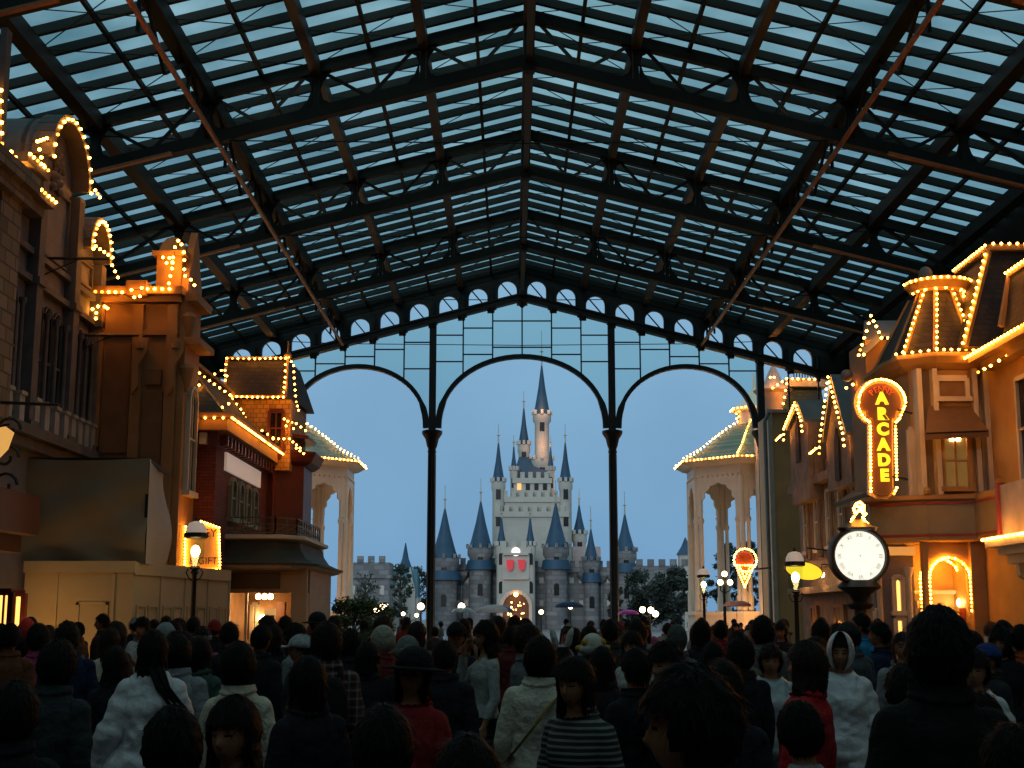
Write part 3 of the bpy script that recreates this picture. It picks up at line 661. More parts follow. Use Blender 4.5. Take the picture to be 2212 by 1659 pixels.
# lit shop interior
mb = MB(); mb.box(FX, BX+.1, BY+2.4, BY+2.45, 0, 2.9); mb.box(FX, FX+.05, BY+.25, BY+2.4, 0, 2.9); mb.box(FX, BX+.1, BY+.25, BY+2.4, 2.4, 2.44); mb.build('shop_interior', mat('brown_interior', (.40, .22, .10), .7, 0, .3, 2), b)
mb = MB(); mb.box(FX+.02, FX+.12, BY-.02, BY+.2, 0, 2.35); mb.box(FX+.5, FX+.56, BY, BY+.1, 0, 2.35); mb.build('shop_pilaster', CREAM, b)
for x0, x1, z0_ in ((-6.75, -6.6, 1.2), (-5.7, -5.55, 1.3)): front_window(b, x0, x1, BY+2.38, z0_, 2.1, m=LITW, fm=CREAM)
mb = MB(); mb.box(-6.35, -6.05, BY+1.9, BY+1.95, 0, 2.0); mb.build('shop_door', CREAM, b)
mb = MB()
for j in range(3):
    for i in range(2): mb.box(-6.31+i*.13, -6.22+i*.13, BY+1.88, BY+1.9, 1.0+j*.3, 1.22+j*.3)
mb.build('door_pane', DARKG, b)
mb = MB(); mb.box(-5.95, -5.75, BY+1.4, BY+1.7, 0, 2.15); mb.build('display_cabinet', mat('red_brown_wood', (.16, .05, .02), .5), b)
for x in (-6.25, -6.1, -5.95):
    mb = MB(); mb.ball((x, BY+.5, 2.27), .07, 10, 6); mb.build('ceiling_lamp', LAMPH, b, True)
mb = MB(); mb.ball((-6.45, BY+2.2, 1.75), .09, 10, 6); mb.build('table_lamp', LAMPH, b, True)
lt = D.lights.new('shop_light', 'POINT'); lt.energy = 15; lt.color = (1, .6, .25); lt.shadow_soft_size = .15; lo = D.objects.new('shop_light', lt); C.objects.link(lo); lo.location = (-6.1, BY+1.0, 2.0)
mans = lambda l: [PX(a, c_, FX+.45) for a, c_ in l]
bulbs(b, [[(-9.5, Y3-.44, 6.36), (FX+.44, Y3-.44, 6.36), (FX+.44, 38.3, 6.36)]], .26, .034)
bulbs(b, [qz([(431, 806), (463, 830), (497, 853)], 32.4), qz([(424, 815), (430, 832), (440, 850), (452, 866), (466, 877), (480, 880), (494, 872)], 32.0),
          qz([(464, 808), (478, 800), (490, 812)], 37.7), qz([(490, 774), (486, 800), (487, 832), (500, 856), (545, 858), (612, 858)], TYY-.2), qz([(490, 774), (550, 775), (618, 773)], TYY+.2), qz([(617, 774), (616, 815), (612, 858)], TYY-.1), qz([(624, 772), (634, 790), (636, 830), (640, 868), (645, 886)], TYY+.1),
          qz([(502, 862), (520, 884), (535, 910), (545, 935), (556, 946)], TYY-.6), qz([(566, 930), (590, 946)], 37.8), qz([(590, 948), (625, 948), (648, 968)], 37.7), qz([(622, 910), (640, 915), (660, 930)], 37.9), qz([(614, 905), (618, 920), (634, 926)], 37.8), qz([(640, 968), (656, 980)], 37.9)], .19, .036)
# ================================================================ GIFTS sign and street lamp in front
sg_ = thing('gift_shop_sign', PY(438, 1240, 30.6), 'orange lit sign board edged with bulbs behind the left street lamp', 'sign')
q = qz([(402, 1138), (474, 1140), (476, 1228), (440, 1238), (400, 1226)], 30.6); q2 = [q[0], q[0]+Vector((.35, 0, .12))] + q[1:]
mb = MB(); mb.prism(q2, (0, .08, 0)); mb.build('board', mat('orange_sign_paint', (.75, .42, .12), .5, emit=.12, ecol=(1, .5, .12)), sg_)
for tx, sx_, yy, sz in (('KEY', 447, 1152, .26), ('& GIFTS', 444, 1212, .22)):
    c0 = PY(sx_, yy, 30.57); text_mb(tx, sz, c0, .01).build('lettering', mat('brown_lettering', (.12, .04, .02), .5), sg_)
bulbs(sg_, [[p+Vector((0, -.05, 0)) for p in q2+[q2[0]]]], .085, .03)
def street_lamp(x, ytop, Y, label, hh=None, glow=LAMPH):
    top = PY(x, ytop, Y); px, py, H = top.x, Y, top.z
    l = thing('street_lamp', (px, py, 0), label, 'street lamp', None)
    mb = MB(); mb.lathe([(.16, 0), (.16, .35), (.09, .5), (.055, .7), (.045, H-1.05), (.08, H-1.0), (.05, H-.95)], (px, py, 0), 10)
    for sx_ in (-1, 1): mb.tube([(px, py, H-1.15), (px+sx_*.1, py, H-1.12), (px+sx_*.16, py, H-1.0), (px+sx_*.12, py, H-.93)], .012, 5)
    mb.build('post', IRON, l, True)
    MB().lathe([(.2, H-.36), (.23, H-.34), (.23, H-.26), (.19, H-.25)], (px, py, 0), 14).build('lantern_ring', IRON, l); MB().lathe([(.06, H-.95), (.11, H-.92), (.08, H-.88)], (px, py, 0), 10).build('lantern_foot', IRON, l); MB().lathe([(.05, H-.06), (.04, H+.0), (.01, H+.06)], (px, py, 0), 8).build('finial', IRON, l)
    mb = MB(); mb.lathe([(.205, H-.26), (.195, H-.17), (.14, H-.07), (.03, H-.03)], (px, py, 0), 14); mb.build('dome', WHITEP, l, True)
    mb = MB(); mb.lathe([(.10, H-.88), (.16, H-.8), (.175, H-.36)], (px, py, 0), 14); mb.build('lantern_glass', PANE, l, True)
    mb = MB(); mb.ball((px, py, H-.6), .085, 10, 8, (1, 1, 1.3)); mb.build('lamp_bulb', glow, l, True)
street_lamp(425, 1122, 25.6, 'street lamp with white domed top and glowing lantern before the hoarding')
# ================================================================ right side: yellow corner building
r = thing('yellow_corner_building', (10.4, 27, 0), 'yellow lit corner building with mansard roofs, bay tower and curved balcony outlined in bulbs', 'building')
WX = 9.75
YW = mat('amber_clapboard', (.44, .25, .085), .7, 0, .25, 1.1, kind='siding', bump=.35, p=.16)
mb = MB(); mb.box(WX, 16, 14, 28.4, 0, 3.2); mb.box(WX+.3, 16, 19, 28.4, 3.2, 7.1); mb.build('wall', YW, r)
# bay tower on the corner
def bay(z, g=0): return [(8.45-g*.9, 28.9, z), (8.5-g*.7, 28.35-g*.5, z), (9.0-g*.2, 28.05-g, z), (9.75+g*.2, 28.05-g, z), (10.25+g*.5, 28.4-g*.6, z), (10.3, 30.5, z), (8.45-g*.9, 30.5, z)]
mb = MB(); mb.ring([bay(4.1), bay(7.0)]); mb.build('bay_wall', YW, r)
mb = MB(); mb.ring([bay(6.95, .05), bay(7.05, .25), bay(7.18, .38), bay(7.26, .38), bay(7.3, .2)]); mb.build('bay_cornice', YW, r)
cc = PY(2048, 700, 28.9)
top = [Vector((p[0]*.45+9.52*.55, p[1]*.45+29.1*.55, 8.85)) for p in bay(0)]
mb = MB(); mb.ring([[Vector(p) for p in bay(7.3, .12)], top]); mb.build('bay_roof', SLATE, r)
mb = MB()
for a, c_ in zip(bay(7.32, .12), top): mb.beam(Vector(a), c_, .09, .06)
mb.build('roof_hip_trim', YW, r)
mb = MB(); mb.lathe([(.45, 8.82), (.6, 8.86), (.68, 8.98), (.72, 9.0), (.72, 9.08), (.3, 9.1)], (9.45, 29.0, 0), 20); mb.build('roof_crown', YW, r, True)
mb = MB(); mb.lathe([(.17, 9.1), (.15, 9.32), (.1, 9.42), (.02, 9.46)], (9.2, 29.0, 0), 12); mb.build('chimney_cap', ROOFG, r, True)
mb = MB(); mb.tube([(9.45, 29, 8.82), (9.45, 29, 9.0)], .6, 16)
# big mansard behind the bay tower, and a lower one nearer the viewer
mb = MB(); mb.ring([[(9.4, 27.3, 7.3), (9.4, 31, 7.3), (16, 31, 7.3), (16, 27.3, 7.3)], [(10.3, 28.1, 9.55), (10.3, 30.1, 9.55), (16, 30.1, 9.55), (16, 28.1, 9.55)]]); mb.build('mansard_roof', SLATE, r)
mb = MB(); mb.beam((10.28, 30.1, 9.62), (10.28, 28.05, 9.62), .14, .12); mb.beam((10.2, 28.05, 9.62), (16, 28.05, 9.62), .14, .12); mb.beam((9.38, 27.25, 7.3), (10.3, 28.05, 9.6), .10, .10); mb.build('roof_trim', YW, r)
ha, hb = PX(2162, 705, 9.85), PX(2181, 594, 10.15)
mb = MB(); mb.ring([[(9.85, 19, 7.12), (9.85, ha.y, 7.12), (12.5, ha.y, 7.12), (12.5, 19, 7.12)], [(10.15, 19, hb.z), (10.15, hb.y, hb.z), (12.5, hb.y, hb.z), (12.5, 19, hb.z)]]); mb.build('low_mansard_roof', SLATE, r)
mb = MB(); mb.beam(ha, hb, .08, .1); mb.beam(hb, (10.15, 19, hb.z), .1, .1); mb.build('low_roof_trim', YW, r)
mb = MB(); mb.box(9.55, 10.3, 19, 27.6, 7.0, 7.12); mb.box(9.75, 10.3, 19, 27.5, 6.82, 7.0); mb.build('street_cornice', YW, r)
# bay details: windows, awning
front_window(r, 8.98, 9.62, 28.03, 6.35, 6.75, fm=CREAM, m=mat('brown_panel', (.22, .12, .05), .6), bars=0)
front_window(r, 9.02, 9.58, 28.03, 4.45, 5.55, m=mat('dim_lit_pane', (.3, .2, .08), .3, emit=.10, ecol=(1, .6, .15)), fm=YW)
mb = MB(); mb.box(9.2, 9.42, 27.98, 28.0, 5.42, 5.5); mb.build('window_lamp', LAMPH, r)
mb = MB(); p0 = [(8.78, 28.0, 6.15), (9.68, 28.0, 6.15), (9.8, 27.35, 5.55), (8.5, 27.35, 5.5)]
mb.prism(p0, (0, 0, -.03)); mb.beam(p0[3], (p0[3][0], p0[3][1], 5.38), .02, .02); mb.prism([(8.5, 27.35, 5.5), (9.8, 27.35, 5.55), (9.8, 27.35, 5.42), (8.5, 27.35, 5.36)], (0, .02, 0)); mb.build('awning', mat('brown_awning_cloth', (.16, .09, .04), .8), r)
mb = MB(); 
for x in (8.55, 8.88, 9.72, 9.95): mb.box(x, x+.1, 27.9, 28.3, 4.2, 6.95)
mb.build('window_casing', CREAM, r)
front_window(r, 9.98, 10.16, 28.25, 4.4, 6.2, fm=CREAM)
front_window(r, 8.45, 8.53, 28.4, 4.3, 5.7, fm=CREAM)
for i, y in enumerate((25.2, 22.5)):
    pane_window(r, WX+.3, y, y+1.0, 4.4, 6.4, False, fm=CREAM, sx=-1)
# balcony band, polygonal
def bl(z, g=0): return [(7.55-g, 29.6, z), (7.6-g, 28.55-g, z), (8.62, 27.95-g, z), (9.55, 27.75-g, z), (9.7-g*.3, 25.2, z), (10.4, 25.2, z), (10.4, 29.6, z)]
mb = MB(); mb.ring([bl(3.4), bl(4.15)]); mb.build('balcony', mat('olive_buff_paint', (.30, .25, .15), .6, 0, .08), r)
for z in (3.42, 4.08):
    mb = MB(); mb.ring([bl(z, .03), bl(z+.05, .03)]); mb.build('balcony_stripe', RED, r)
mb = MB(); mb.ring([bl(4.15, .02), bl(4.18, .1), bl(4.27, .1), bl(4.28, .02)]); mb.ring([bl(3.3, .03), bl(3.33, .12), bl(3.4, .12)]); mb.build('balcony_coping', YW, r)
for p in ((8.62, 27.9), (7.7, 28.4)):
    mb = MB(); mb.lathe([(.07, 4.28), (.08, 4.36), (.05, 4.42)], (p[0], p[1]-.05, 0), 8); mb.build('finial', YW, r)
# porch beneath, arched lit recess with a wall lamp
mb = MB(); mb.box(9.45, 9.75, 27.85, 28.1, 0, 3.3); mb.box(8.48, 8.6, 27.95, 28.1, 0, 3.3); mb.box(8.6, 9.45, 28.0, 28.1, 2.98, 3.3); mb.build('porch_wall', YW, r)
mb = MB()
ap = arch_pts(9.03, 1.9, .84, 1.08, 10)
half = len(ap)//2
mb.prism([(8.6, 28.02, 3.0)]+[(x, 28.02, z) for x, z in ap[half::-1]]+[(8.6, 28.02, 1.9)], (0, .06, 0)); mb.prism([(9.45, 28.02, 3.0), (9.45, 28.02, 1.9)]+[(x, 28.02, z) for x, z in ap[:half-1:-1]], (0, .06, 0)); mb.build('porch_arch', YW, r)
mb = MB(); mb.box(8.45, 9.75, 28.9, 28.95, 0, 3.3); mb.box(9.4, 9.45, 28.1, 28.9, 0, 3.3); mb.build('porch_back', mat('yellow_porch_wall', (.6, .42, .14), .6), r)
mb = MB(); mb.box(8.5, 9.0, 28.78, 28.9, 1.75, 1.95); mb.box(8.55, 8.85, 28.7, 28.9, 1.95, 2.1); mb.box(8.5, 9.42, 28.75, 28.9, 2.25, 2.33); mb.build('porch_panelling', CREAM, r)
mb = MB(); p = PY(2077, 1302, 28.6); mb.ball(p, .1, 12, 8); mb.build('wall_lamp', LAMPH, r, True)
mb = MB(); mb.lathe([(.02, -.3), (.05, -.2), (.03, -.12)], p, 8); mb.build('lamp_bracket', IRON, r)
lt = D.lights.new('porch_light', 'POINT'); lt.energy = 14; lt.color = (1, .6, .2); lt.shadow_soft_size = .1; lo = D.objects.new('porch_light', lt); C.objects.link(lo); lo.location = (p.x-.05, p.y-.18, p.z)
mb = MB(); mb.box(9.28, 9.4, 28.2, 28.25, 0, 1.95); mb.build('red_door', RED, r)
# lintel, tall lit windows left of the porch
mb = MB(); mb.box(7.62, 8.45, 28.3, 28.5, 3.05, 3.22); mb.build('glow_tinted_lintel', mat('lintel_painted_glow', (.8, .5, .2), emit=.55, ecol=(1, .42, .08)), r)  # no lamp: emission stands in for light from the bulbs above
mb = MB(); mb.box(7.62, 8.48, 28.6, 28.8, 0, 3.05); mb.build('shop_wall', GREYST, r)
for x in (7.7, 8.32):
    mb = MB(); mb.lathe([(.09, 0), (.09, .6), (.06, .7), (.06, 2.6), (.1, 2.7), (.12, 2.8)], (x, 28.45, 0), 10); mb.build('column', CREAM, r, True)
front_window(r, 8.02, 8.2, 28.58, 1.9, 2.6, m=LITW, fm=CREAM, arched=True, bars=0); front_window(r, 8.02, 8.2, 28.58, .6, 1.75, m=LITW, fm=CREAM, bars=0); front_window(r, 7.62, 7.68, 28.58, 1.0, 1.9, m=LITW, fm=CREAM, bars=0)
q = lambda l, Y: [PY(a, b_, Y) for a, b_ in l]
B0 = bay(7.3, .42)
hip = [[Vector(a)+(c_-Vector(a))*t+Vector((0, -.08, 0)) for t in (0, 1)] for a, c_ in list(zip(bay(7.35, .2), top))[1:5]]
bulbs(r, [B0[1:6]]+hip+[[(9.45+.74*math.cos(t), 29+.74*math.sin(t), 9.04) for t in [math.pi+math.pi*i/8 for i in range(9)]], [(9.45+.55*math.cos(t), 29+.55*math.sin(t), 8.84) for t in [math.pi+math.pi*i/8 for i in range(9)]]], .19, .036)
bulbs(r, [[(10.2, 30.1, 9.66), (10.2, 28.0, 9.66)], [(10.2, 27.98, 9.7), (14, 27.98, 9.7)], [(9.32, 27.2, 7.35), (10.22, 27.98, 9.6)], [hb+Vector((-.08, 0, .04)), (10.07, 19, hb.z+.04)], [(9.5, 19.3, 7.12), (9.5, 27.65, 7.12)],
          q([(2113, 804), (2140, 790), (2176, 768)], 26.0), q([(2106, 750), (2156, 762)], 27.6)], .21, .038)
bulbs(r, [[(x, 27.96, z) for x, z in ap], [(x, 28.6, z) for x, z in ap]], .1, .034)
# lit awning shop in the right foreground
a_ = thing('bracketed_shopfront', (9.6, 22, 0), 'cream shopfront at the right edge with brackets and a brilliantly lit cornice', 'building')
mb = MB(); mb.box(8.72, 9.72, 12, 24.9, 3.02, 3.14); mb.box(8.9, 9.72, 12, 24.75, 2.88, 3.02); mb.box(9.05, 9.72, 12, 24.7, 2.72, 2.88); mb.build('cornice', CREAM, a_)
for y in (24.3, 22.2, 20.1):
    mb = MB(); mb.prism([(9.7, y, 2.72), (9.1, y, 2.72), (9.12, y, 2.5), (9.35, y, 2.35), (9.42, y, 2.05), (9.6, y, 1.85), (9.7, y, 1.8)], (0, .18, 0)); mb.lathe([(.13, 0), (.13, .5), (.08, .6), (.08, 1.75), (.13, 1.85)], (9.55, y+.1, 0), 10); mb.build('bracket_column', CREAM, a_)
front = MB(); front.box(9.66, 9.72, 20.4, 24.2, 0, 2.7); front.build('shop_wall', CREAM, a_)
pane_window(a_, 9.64, 22.6, 23.9, .5, 2.2, True, m=LITW, fm=CREAM, sx=-1)
mb = MB(); mb.box(8.95, 9.0, 20.5, 24.6, 3.2, 4.15); mb.build('poster_board', mat('pale_poster', (.5, .42, .38), .6, 0, .3, 1.5), a_)
mb = MB(); mb.box(8.9, 9.05, 24.6, 24.72, 3.15, 4.2); mb.build('board_frame', RED, a_)
bulbs(a_, [[(8.7, 17, 3.17), (8.7, 24.95, 3.17)]], .1, .036)
# near shops beside and behind the photographer (both sides of the street)
for x0, x1, lab in ((-15.6, -9.3, 'dark shop building on the left beside the viewpoint'), (9.9, 16, 'dark shop building on the right beside the viewpoint')):
    n_ = thing('shop_building', ((x0+x1)/2, 0, 0), lab, 'building')
    mb = MB(); mb.box(x0, x1, -12, 9.8 if x0 < 0 else 13.9, 0, 9); mb.build('wall', OXBLOOD if x0 < 0 else OCHRE, n_)
    mb = MB(); xx = x1 if x0 < 0 else x0; mb.box(xx-.2, xx+.2, -12, 9.8, 8.6, 8.9); mb.build('cornice', GREYTR, n_)
n_ = thing('station_building', (.5, -14, 0), 'dark entrance building closing the street behind the viewpoint', 'building')
mb = MB(); mb.box(-16, 17, -14, -12.2, 0, 16); mb.build('wall', OXBLOOD, n_); mb = MB(); mb.box(-16, 17, -12.2, -12, 8, 8.5); mb.build('cornice', GREYTR, n_)
# ================================================================ gabled brown terrace further along the right
g_ = thing('gabled_terrace', (11, 38, 0), 'ornate brown terrace with pointed gables outlined in bulbs beside the tan wall', 'building')
GX = 9.7
BRN = mat('brown_grey_plaster', (.25, .17, .12), .75, 0, .3, 3, bump=.4, bs=10)
mb = MB(); mb.box(GX, 15.8, 29.8, 45.4, 0, 6.6); mb.build('wall', BRN, g_)
for pk, lf, rt, nm in (((1730, 876), (1706, 930), (1744, 912), 'a'), ((1804, 822), (1785, 957), (1836, 940), 'b')):
    gx = GX-.45; A_, B_, C_ = PX(*pk, gx), PX(*lf, gx), PX(*rt, gx); zb_ = min(B_.z, C_.z)
    mb = MB(); mb.prism([(gx, C_.y, 5.4), (gx, B_.y, 5.4), B_, A_, C_], (1.4, 0, 0)); mb.build('gable', BRN, g_)
    o1 = Vector((-.12, 0, .1)); mb = MB(); mb.prism([C_+o1, A_+o1+Vector((0, 0, .08)), B_+o1, B_+Vector((-.12, 0, 0)), A_+Vector((-.12, 0, 0)), C_+Vector((-.12, 0, 0))], (4, 0, 0)); mb.build('gable_roof', ROOFG, g_)
    ym = (B_.y+C_.y)/2; mb = MB(); mb.prism([(gx-.06, ym-.25, zb_-1.1), (gx-.06, ym+.25, zb_-1.1), (gx-.06, ym+.25, zb_), (gx-.06, ym, zb_+.4), (gx-.06, ym-.25, zb_)], (.05, 0, 0)); mb.build('gable_window', mat('dark_shutter', (.03, .02, .018), .8), g_)
    bulbs(g_, [[B_+Vector((-.2, .1, -.3)), B_+Vector((-.2, 0, .05)), A_+Vector((-.2, 0, .1)), C_+Vector((-.2, 0, .05)), C_+Vector((-.2, -.1, -.3))], [B_+Vector((-.2, .5, -.1)), B_+Vector((-.2, 1.3, -.15))]], .24, .045)
gy = lambda l, x: [PX(a, c_, x) for a, c_ in l]
for y in (31, 32.6, 34.2, 35.8, 37.4, 39, 40.6, 42.2, 43.8):
    pane_window(g_, GX, y, y+.6, 3.9, 5.6, False, fm=CREAM, sx=-1)
    mb = MB(); mb.lathe([(.1, 3.6), (.1, 3.9), (.06, 4), (.06, 5.7), (.1, 5.8)], (GX-.15, y-.35, 0), 8); mb.build('colonnette', BRN, g_, True)
mb = MB(); mb.box(GX-.35, GX, 29.8, 45.4, 5.85, 6.1); mb.box(GX-.25, GX, 29.8, 45.4, 3.3, 3.5); mb.box(GX-.5, GX, 36, 45.4, 2.5, 2.7); mb.build('string_course', BRN, g_)
mb = MB(); mb.prism([(GX, 31.2, 5.5), (GX-1.1, 31.2, 4.75), (GX-1.1, 31.2, 4.65), (GX, 31.2, 4.7)], (0, 4.6, 0)); mb.build('awning', DKGREEN, g_)
for y, w in ((34, .8), (36.2, .8), (39.5, 1.2), (43, .8)):
    fr = pane_window(g_, GX, y, y+w, .5, 2.1, False, m=LITW, fm=OCHRE, sx=-1)
    mb = MB(); mb.prism([(GX-.06, y, 2.1), (GX-.06, y+w, 2.1), (GX-.06, y+w*.9, 1.5), (GX-.06, y+w*.5, 1.75), (GX-.06, y+w*.1, 1.4)], (.02, 0, 0)); mb.build('curtain', mat('tan_curtain', (.4, .22, .08), .8), fr)
for y in (37, 39.8, 42.4):
    mb = MB(); mb.ball((GX-.6, y, 3.0), .08, 8, 6); mb.build('wall_lamp', LAMPH, g_, True); lt = D.lights.new('wall_lamp_light', 'POINT'); lt.energy = 16; lt.color = (1, .5, .16); lt.shadow_soft_size = .09; lo = D.objects.new('wall_lamp_light', lt); C.objects.link(lo); lo.location = (GX-.75, y, 2.95); mb = MB(); mb.tube([(GX, y, 3.3), (GX-.6, y, 3.3), (GX-.6, y, 3.08)], .02, 5); mb.build('lamp_bracket', IRON, g_)
# gabled dormer tower nearer (grey roof)
tq = q([(1873, 727), (1904, 727), (1914, 860), (1873, 860)], 33)
mb = MB(); z0 = 6.5; xa, xb = PY(1868, 730, 33).x, PY(1975, 730, 33).x; zp = PY(1881, 682, 33).z; ze = PY(1906, 730, 33).z
mb.box(xa, xb+.5, 33.0, 34.6, 4.2, ze-.05); mb.build('dormer_tower', OCHRE, g_)
mb = MB(); mb.prism([(xa-.15, 32.8, ze-.55), (PY(1881, 682, 33).x, 33.6, zp), (PY(1906, 730, 33).x, 32.8, ze)], (0, .05, 0)); mb.prism([(PY(1881, 682, 33).x, 33.6, zp), (PY(1990, 682, 33).x+.6, 33.6, zp), (PY(1990, 682, 33).x+.6, 32.75, ze-.02), (PY(1906, 730, 33).x, 32.75, ze-.02)], (0, .05, 0.02)); mb.build('dormer_roof', ROOFG, g_)
mb = MB(); c0 = PY(1830, 832, 34); mb.ball(c0+Vector((0, 0, .25)), .16, 12, 8); mb.build('roof_finial', GREYST, g_, True)
mb = MB(); p = q([(1757, 1120), (1757, 700)], 45)
for yy in (31.5, 41.5, 36.4): MB().box(GX-.3, GX-.02, yy, yy+.2, 5.9, 7.2).build('parapet_pier', BRN, g_)
bulbs(g_, [q([(1881, 682), (1872, 715), (1862, 745), (1855, 767), (1866, 766)], 32.7), q([(1881, 682), (1893, 705), (1904, 730)], 32.7), q([(1904, 730), (1974, 730)], 32.6), q([(1914, 785), (1951, 757)], 31.5), q([(1928, 805), (1957, 786)], 31),
           q([(1828, 838), (1871, 816)], 34), q([(1934, 824), (1957, 820)], 30), q([(1746, 911), (1766, 896), (1780, 894)], 43)], .2, .045)
# ================================================================ tan flank wall
tw = thing('tan_clapboard_house', (13.5, 61.5, 0), 'tall plain tan clapboard house end just right of the iron screen column', 'building')
TYW = 61.0; xa = PY(1668, 1000, TYW).x; xb = PY(1735, 1000, TYW).x; zt2 = PY(1700, 892, TYW).z
mb = MB(); mb.box(xa, 15.7, TYW, TYW+3.2, 0, zt2); mb.build('wall', mat('wide_tan_clapboard', (.70, .40, .16), .65, 0, .1, 1.5, kind='siding', bump=.4, p=.2), tw)
mb = MB(); mb.box(xa-.15, xa+.05, TYW-.12, TYW, 0, zt2); mb.box(xa-.2, xb+.5, TYW-.15, TYW, zt2, zt2+.15); mb.build('corner_board', CREAM, tw)
mb = MB(); mb.tube([(xa-.3, TYW-.1, 0), (xa-.3, TYW-.1, zt2-.4), (xa-.1, TYW-.1, zt2)], .09, 8); mb.build('drainpipe', mat('grey_pipe', (.25, .25, .24), .5), tw)
# ================================================================ white house with green mansard beyond the screen
wh = thing('green_mansard_house', (15, 68, 0), 'white house with dark green mansard and bulbs seen past the screen at right', 'building')
p = lambda a, c_, Y=68: PY(a, c_, Y)
mb = MB(); mb.box(p(1665, 890).x, p(1800, 890).x, 68, 73, 0, p(1700, 886).z); mb.build('wall', CREAM, wh)
mb = MB(); mb.ring([[p(1690, 888), p(1782, 888), p(1782, 888)+Vector((0, 5, 0)), p(1690, 888)+Vector((0, 5, 0))], [p(1706, 832)+Vector((0, .5, 0)), p(1778, 832)+Vector((0, .5, 0)), p(1778, 832)+Vector((0, 4, 0)), p(1706, 832)+Vector((0, 4, 0))]]); mb.build('mansard_roof', mat('dark_green_slate', (.02, .045, .03), .6, 0, .3, kind='shingle', p=(.3, .2, .02), bump=.5), wh)
mb = MB(); mb.box(p(1700, 826).x, p(1790, 826).x, 68.2, 72, p(1700, 833).z, p(1700, 815).z); mb.build('cornice', CREAM, wh)
mb = MB(); mb.lathe([(.9, p(1680, 888).z-1), (.9, p(1680, 845).z), (1.1, p(1680, 838).z), (.5, p(1680, 820).z), (.3, p(1680, 800).z), (.05, p(1680, 780).z)], (p(1680, 850).x, 69, 0), 12); mb.build('turret', mat('pale_pink_plaster', (.5, .38, .32), .7), wh, True)
mb = MB()
for i in range(12): mb.beam(p(1715+i*6, 815), p(1715+i*6, 803), .05, .05)
mb.beam(p(1712, 805), p(1785, 805), .05, .05); mb.build('roof_cresting', IRON, wh)
bulbs(wh, [[a+Vector((0, -.2, 0)) for a in (p(1710, 820), p(1758, 821))], [a+Vector((0, -.3, 0)) for a in (p(1667, 840), p(1697, 820))], [a+Vector((0, -.3, 0)) for a in (p(1697, 831), p(1692, 860), p(1687, 888))], [p(1664, 815), p(1672, 815)]], .38, .07)
# ================================================================ ARCADE sign
Y = 27.2; s = thing('arcade_sign', PY(1908, 1070, Y), 'vertical brown ARCADE sign with yellow letters and a border of bulbs', 'sign')
cx = PY(1904, 868, Y); k = Y/F*1.0; P = lambda a, c_: PY(a, c_, Y)
cen = P(1904, 870); rad = (P(1947, 870)-cen).length
head = [cen+Vector((rad*math.cos(t), 0, rad*math.sin(t))) for t in [math.pi*i/14 for i in range(15)]]
out = head+[P(1862, 884), P(1874, 886), P(1876, 902), P(1886, 902), P(1887, 1060), P(1898, 1070), P(1920, 1070), P(1928, 1060), P(1926, 902), P(1934, 902), P(1936, 886), P(1946, 884)]
mb = MB(); mb.prism(out, (0, .14, 0)); mb.build('board', mat('brown_sign_board', (.09, .028, .01), .5, 0, .1, emit=.06, ecol=(1, .3, .05)), s)
ob = [cen+Vector(((rad+.07)*math.cos(t), -.06, (rad+.07)*math.sin(t))) for t in [math.pi*i/14 for i in range(15)]]
mb = MB(); back = [cen+Vector(((rad+.12)*math.cos(t), .15, (rad+.12)*math.sin(t))) for t in [math.pi*i/14 for i in range(15)]]+[v+Vector((0, .15, 0)) for v in (P(1854, 892), P(1868, 908), P(1878, 912), P(1879, 1066), P(1896, 1076), P(1922, 1076), P(1935, 1064), P(1934, 912), P(1944, 906), P(1955, 892))]
mb.prism(back, (0, .08, 0)); mb.build('backing', mat('cream_sign_backing', (.7, .5, .25), .5), s)
for i, ch in enumerate('ARCADE'):
    text_mb(ch, .33, P(1904+i*1.2, 862+i*33.2)+Vector((0, -.03, 0)), .015, .018).build('letter', SIGNY, s)
for i, ch in enumerate('PENNY'):
    t = math.pi*(.74-.12*i); rr = rad*.68
    rot = Matrix.Rotation(-(t-math.pi/2), 3, 'Y'); text_mb(ch, .17, cen+Vector((rr*math.cos(t), -.02, rr*math.sin(t))), .01, 0, rot).build('small_letter', mat('red_lit_letters', (.8, .12, .05), emit=.25, ecol=(1, .12, .03)), s)
up = Vector((0, -.04, 0))
bulbs(s, [ob, [v+up for v in (P(1853, 878), P(1857, 890), P(1866, 904), P(1877, 912))], [v+up for v in (P(1879, 914), P(1880, 1062))], [v+up for v in (P(1953, 878), P(1948, 890), P(1942, 904), P(1935, 912))], [v+up for v in (P(1933, 914), P(1936, 1036))], [v+up for v in (P(1936, 1054), P(1930, 1067))]], .082, .033)
mb = MB(); mb.tube([P(1940, 885), P(1985, 885)+Vector((0, .5, 0))], .025, 6); mb.tube([P(1930, 1030), P(1975, 1030)+Vector((0, .5, 0))], .025, 6); mb.build('sign_bracket', IRON, s)
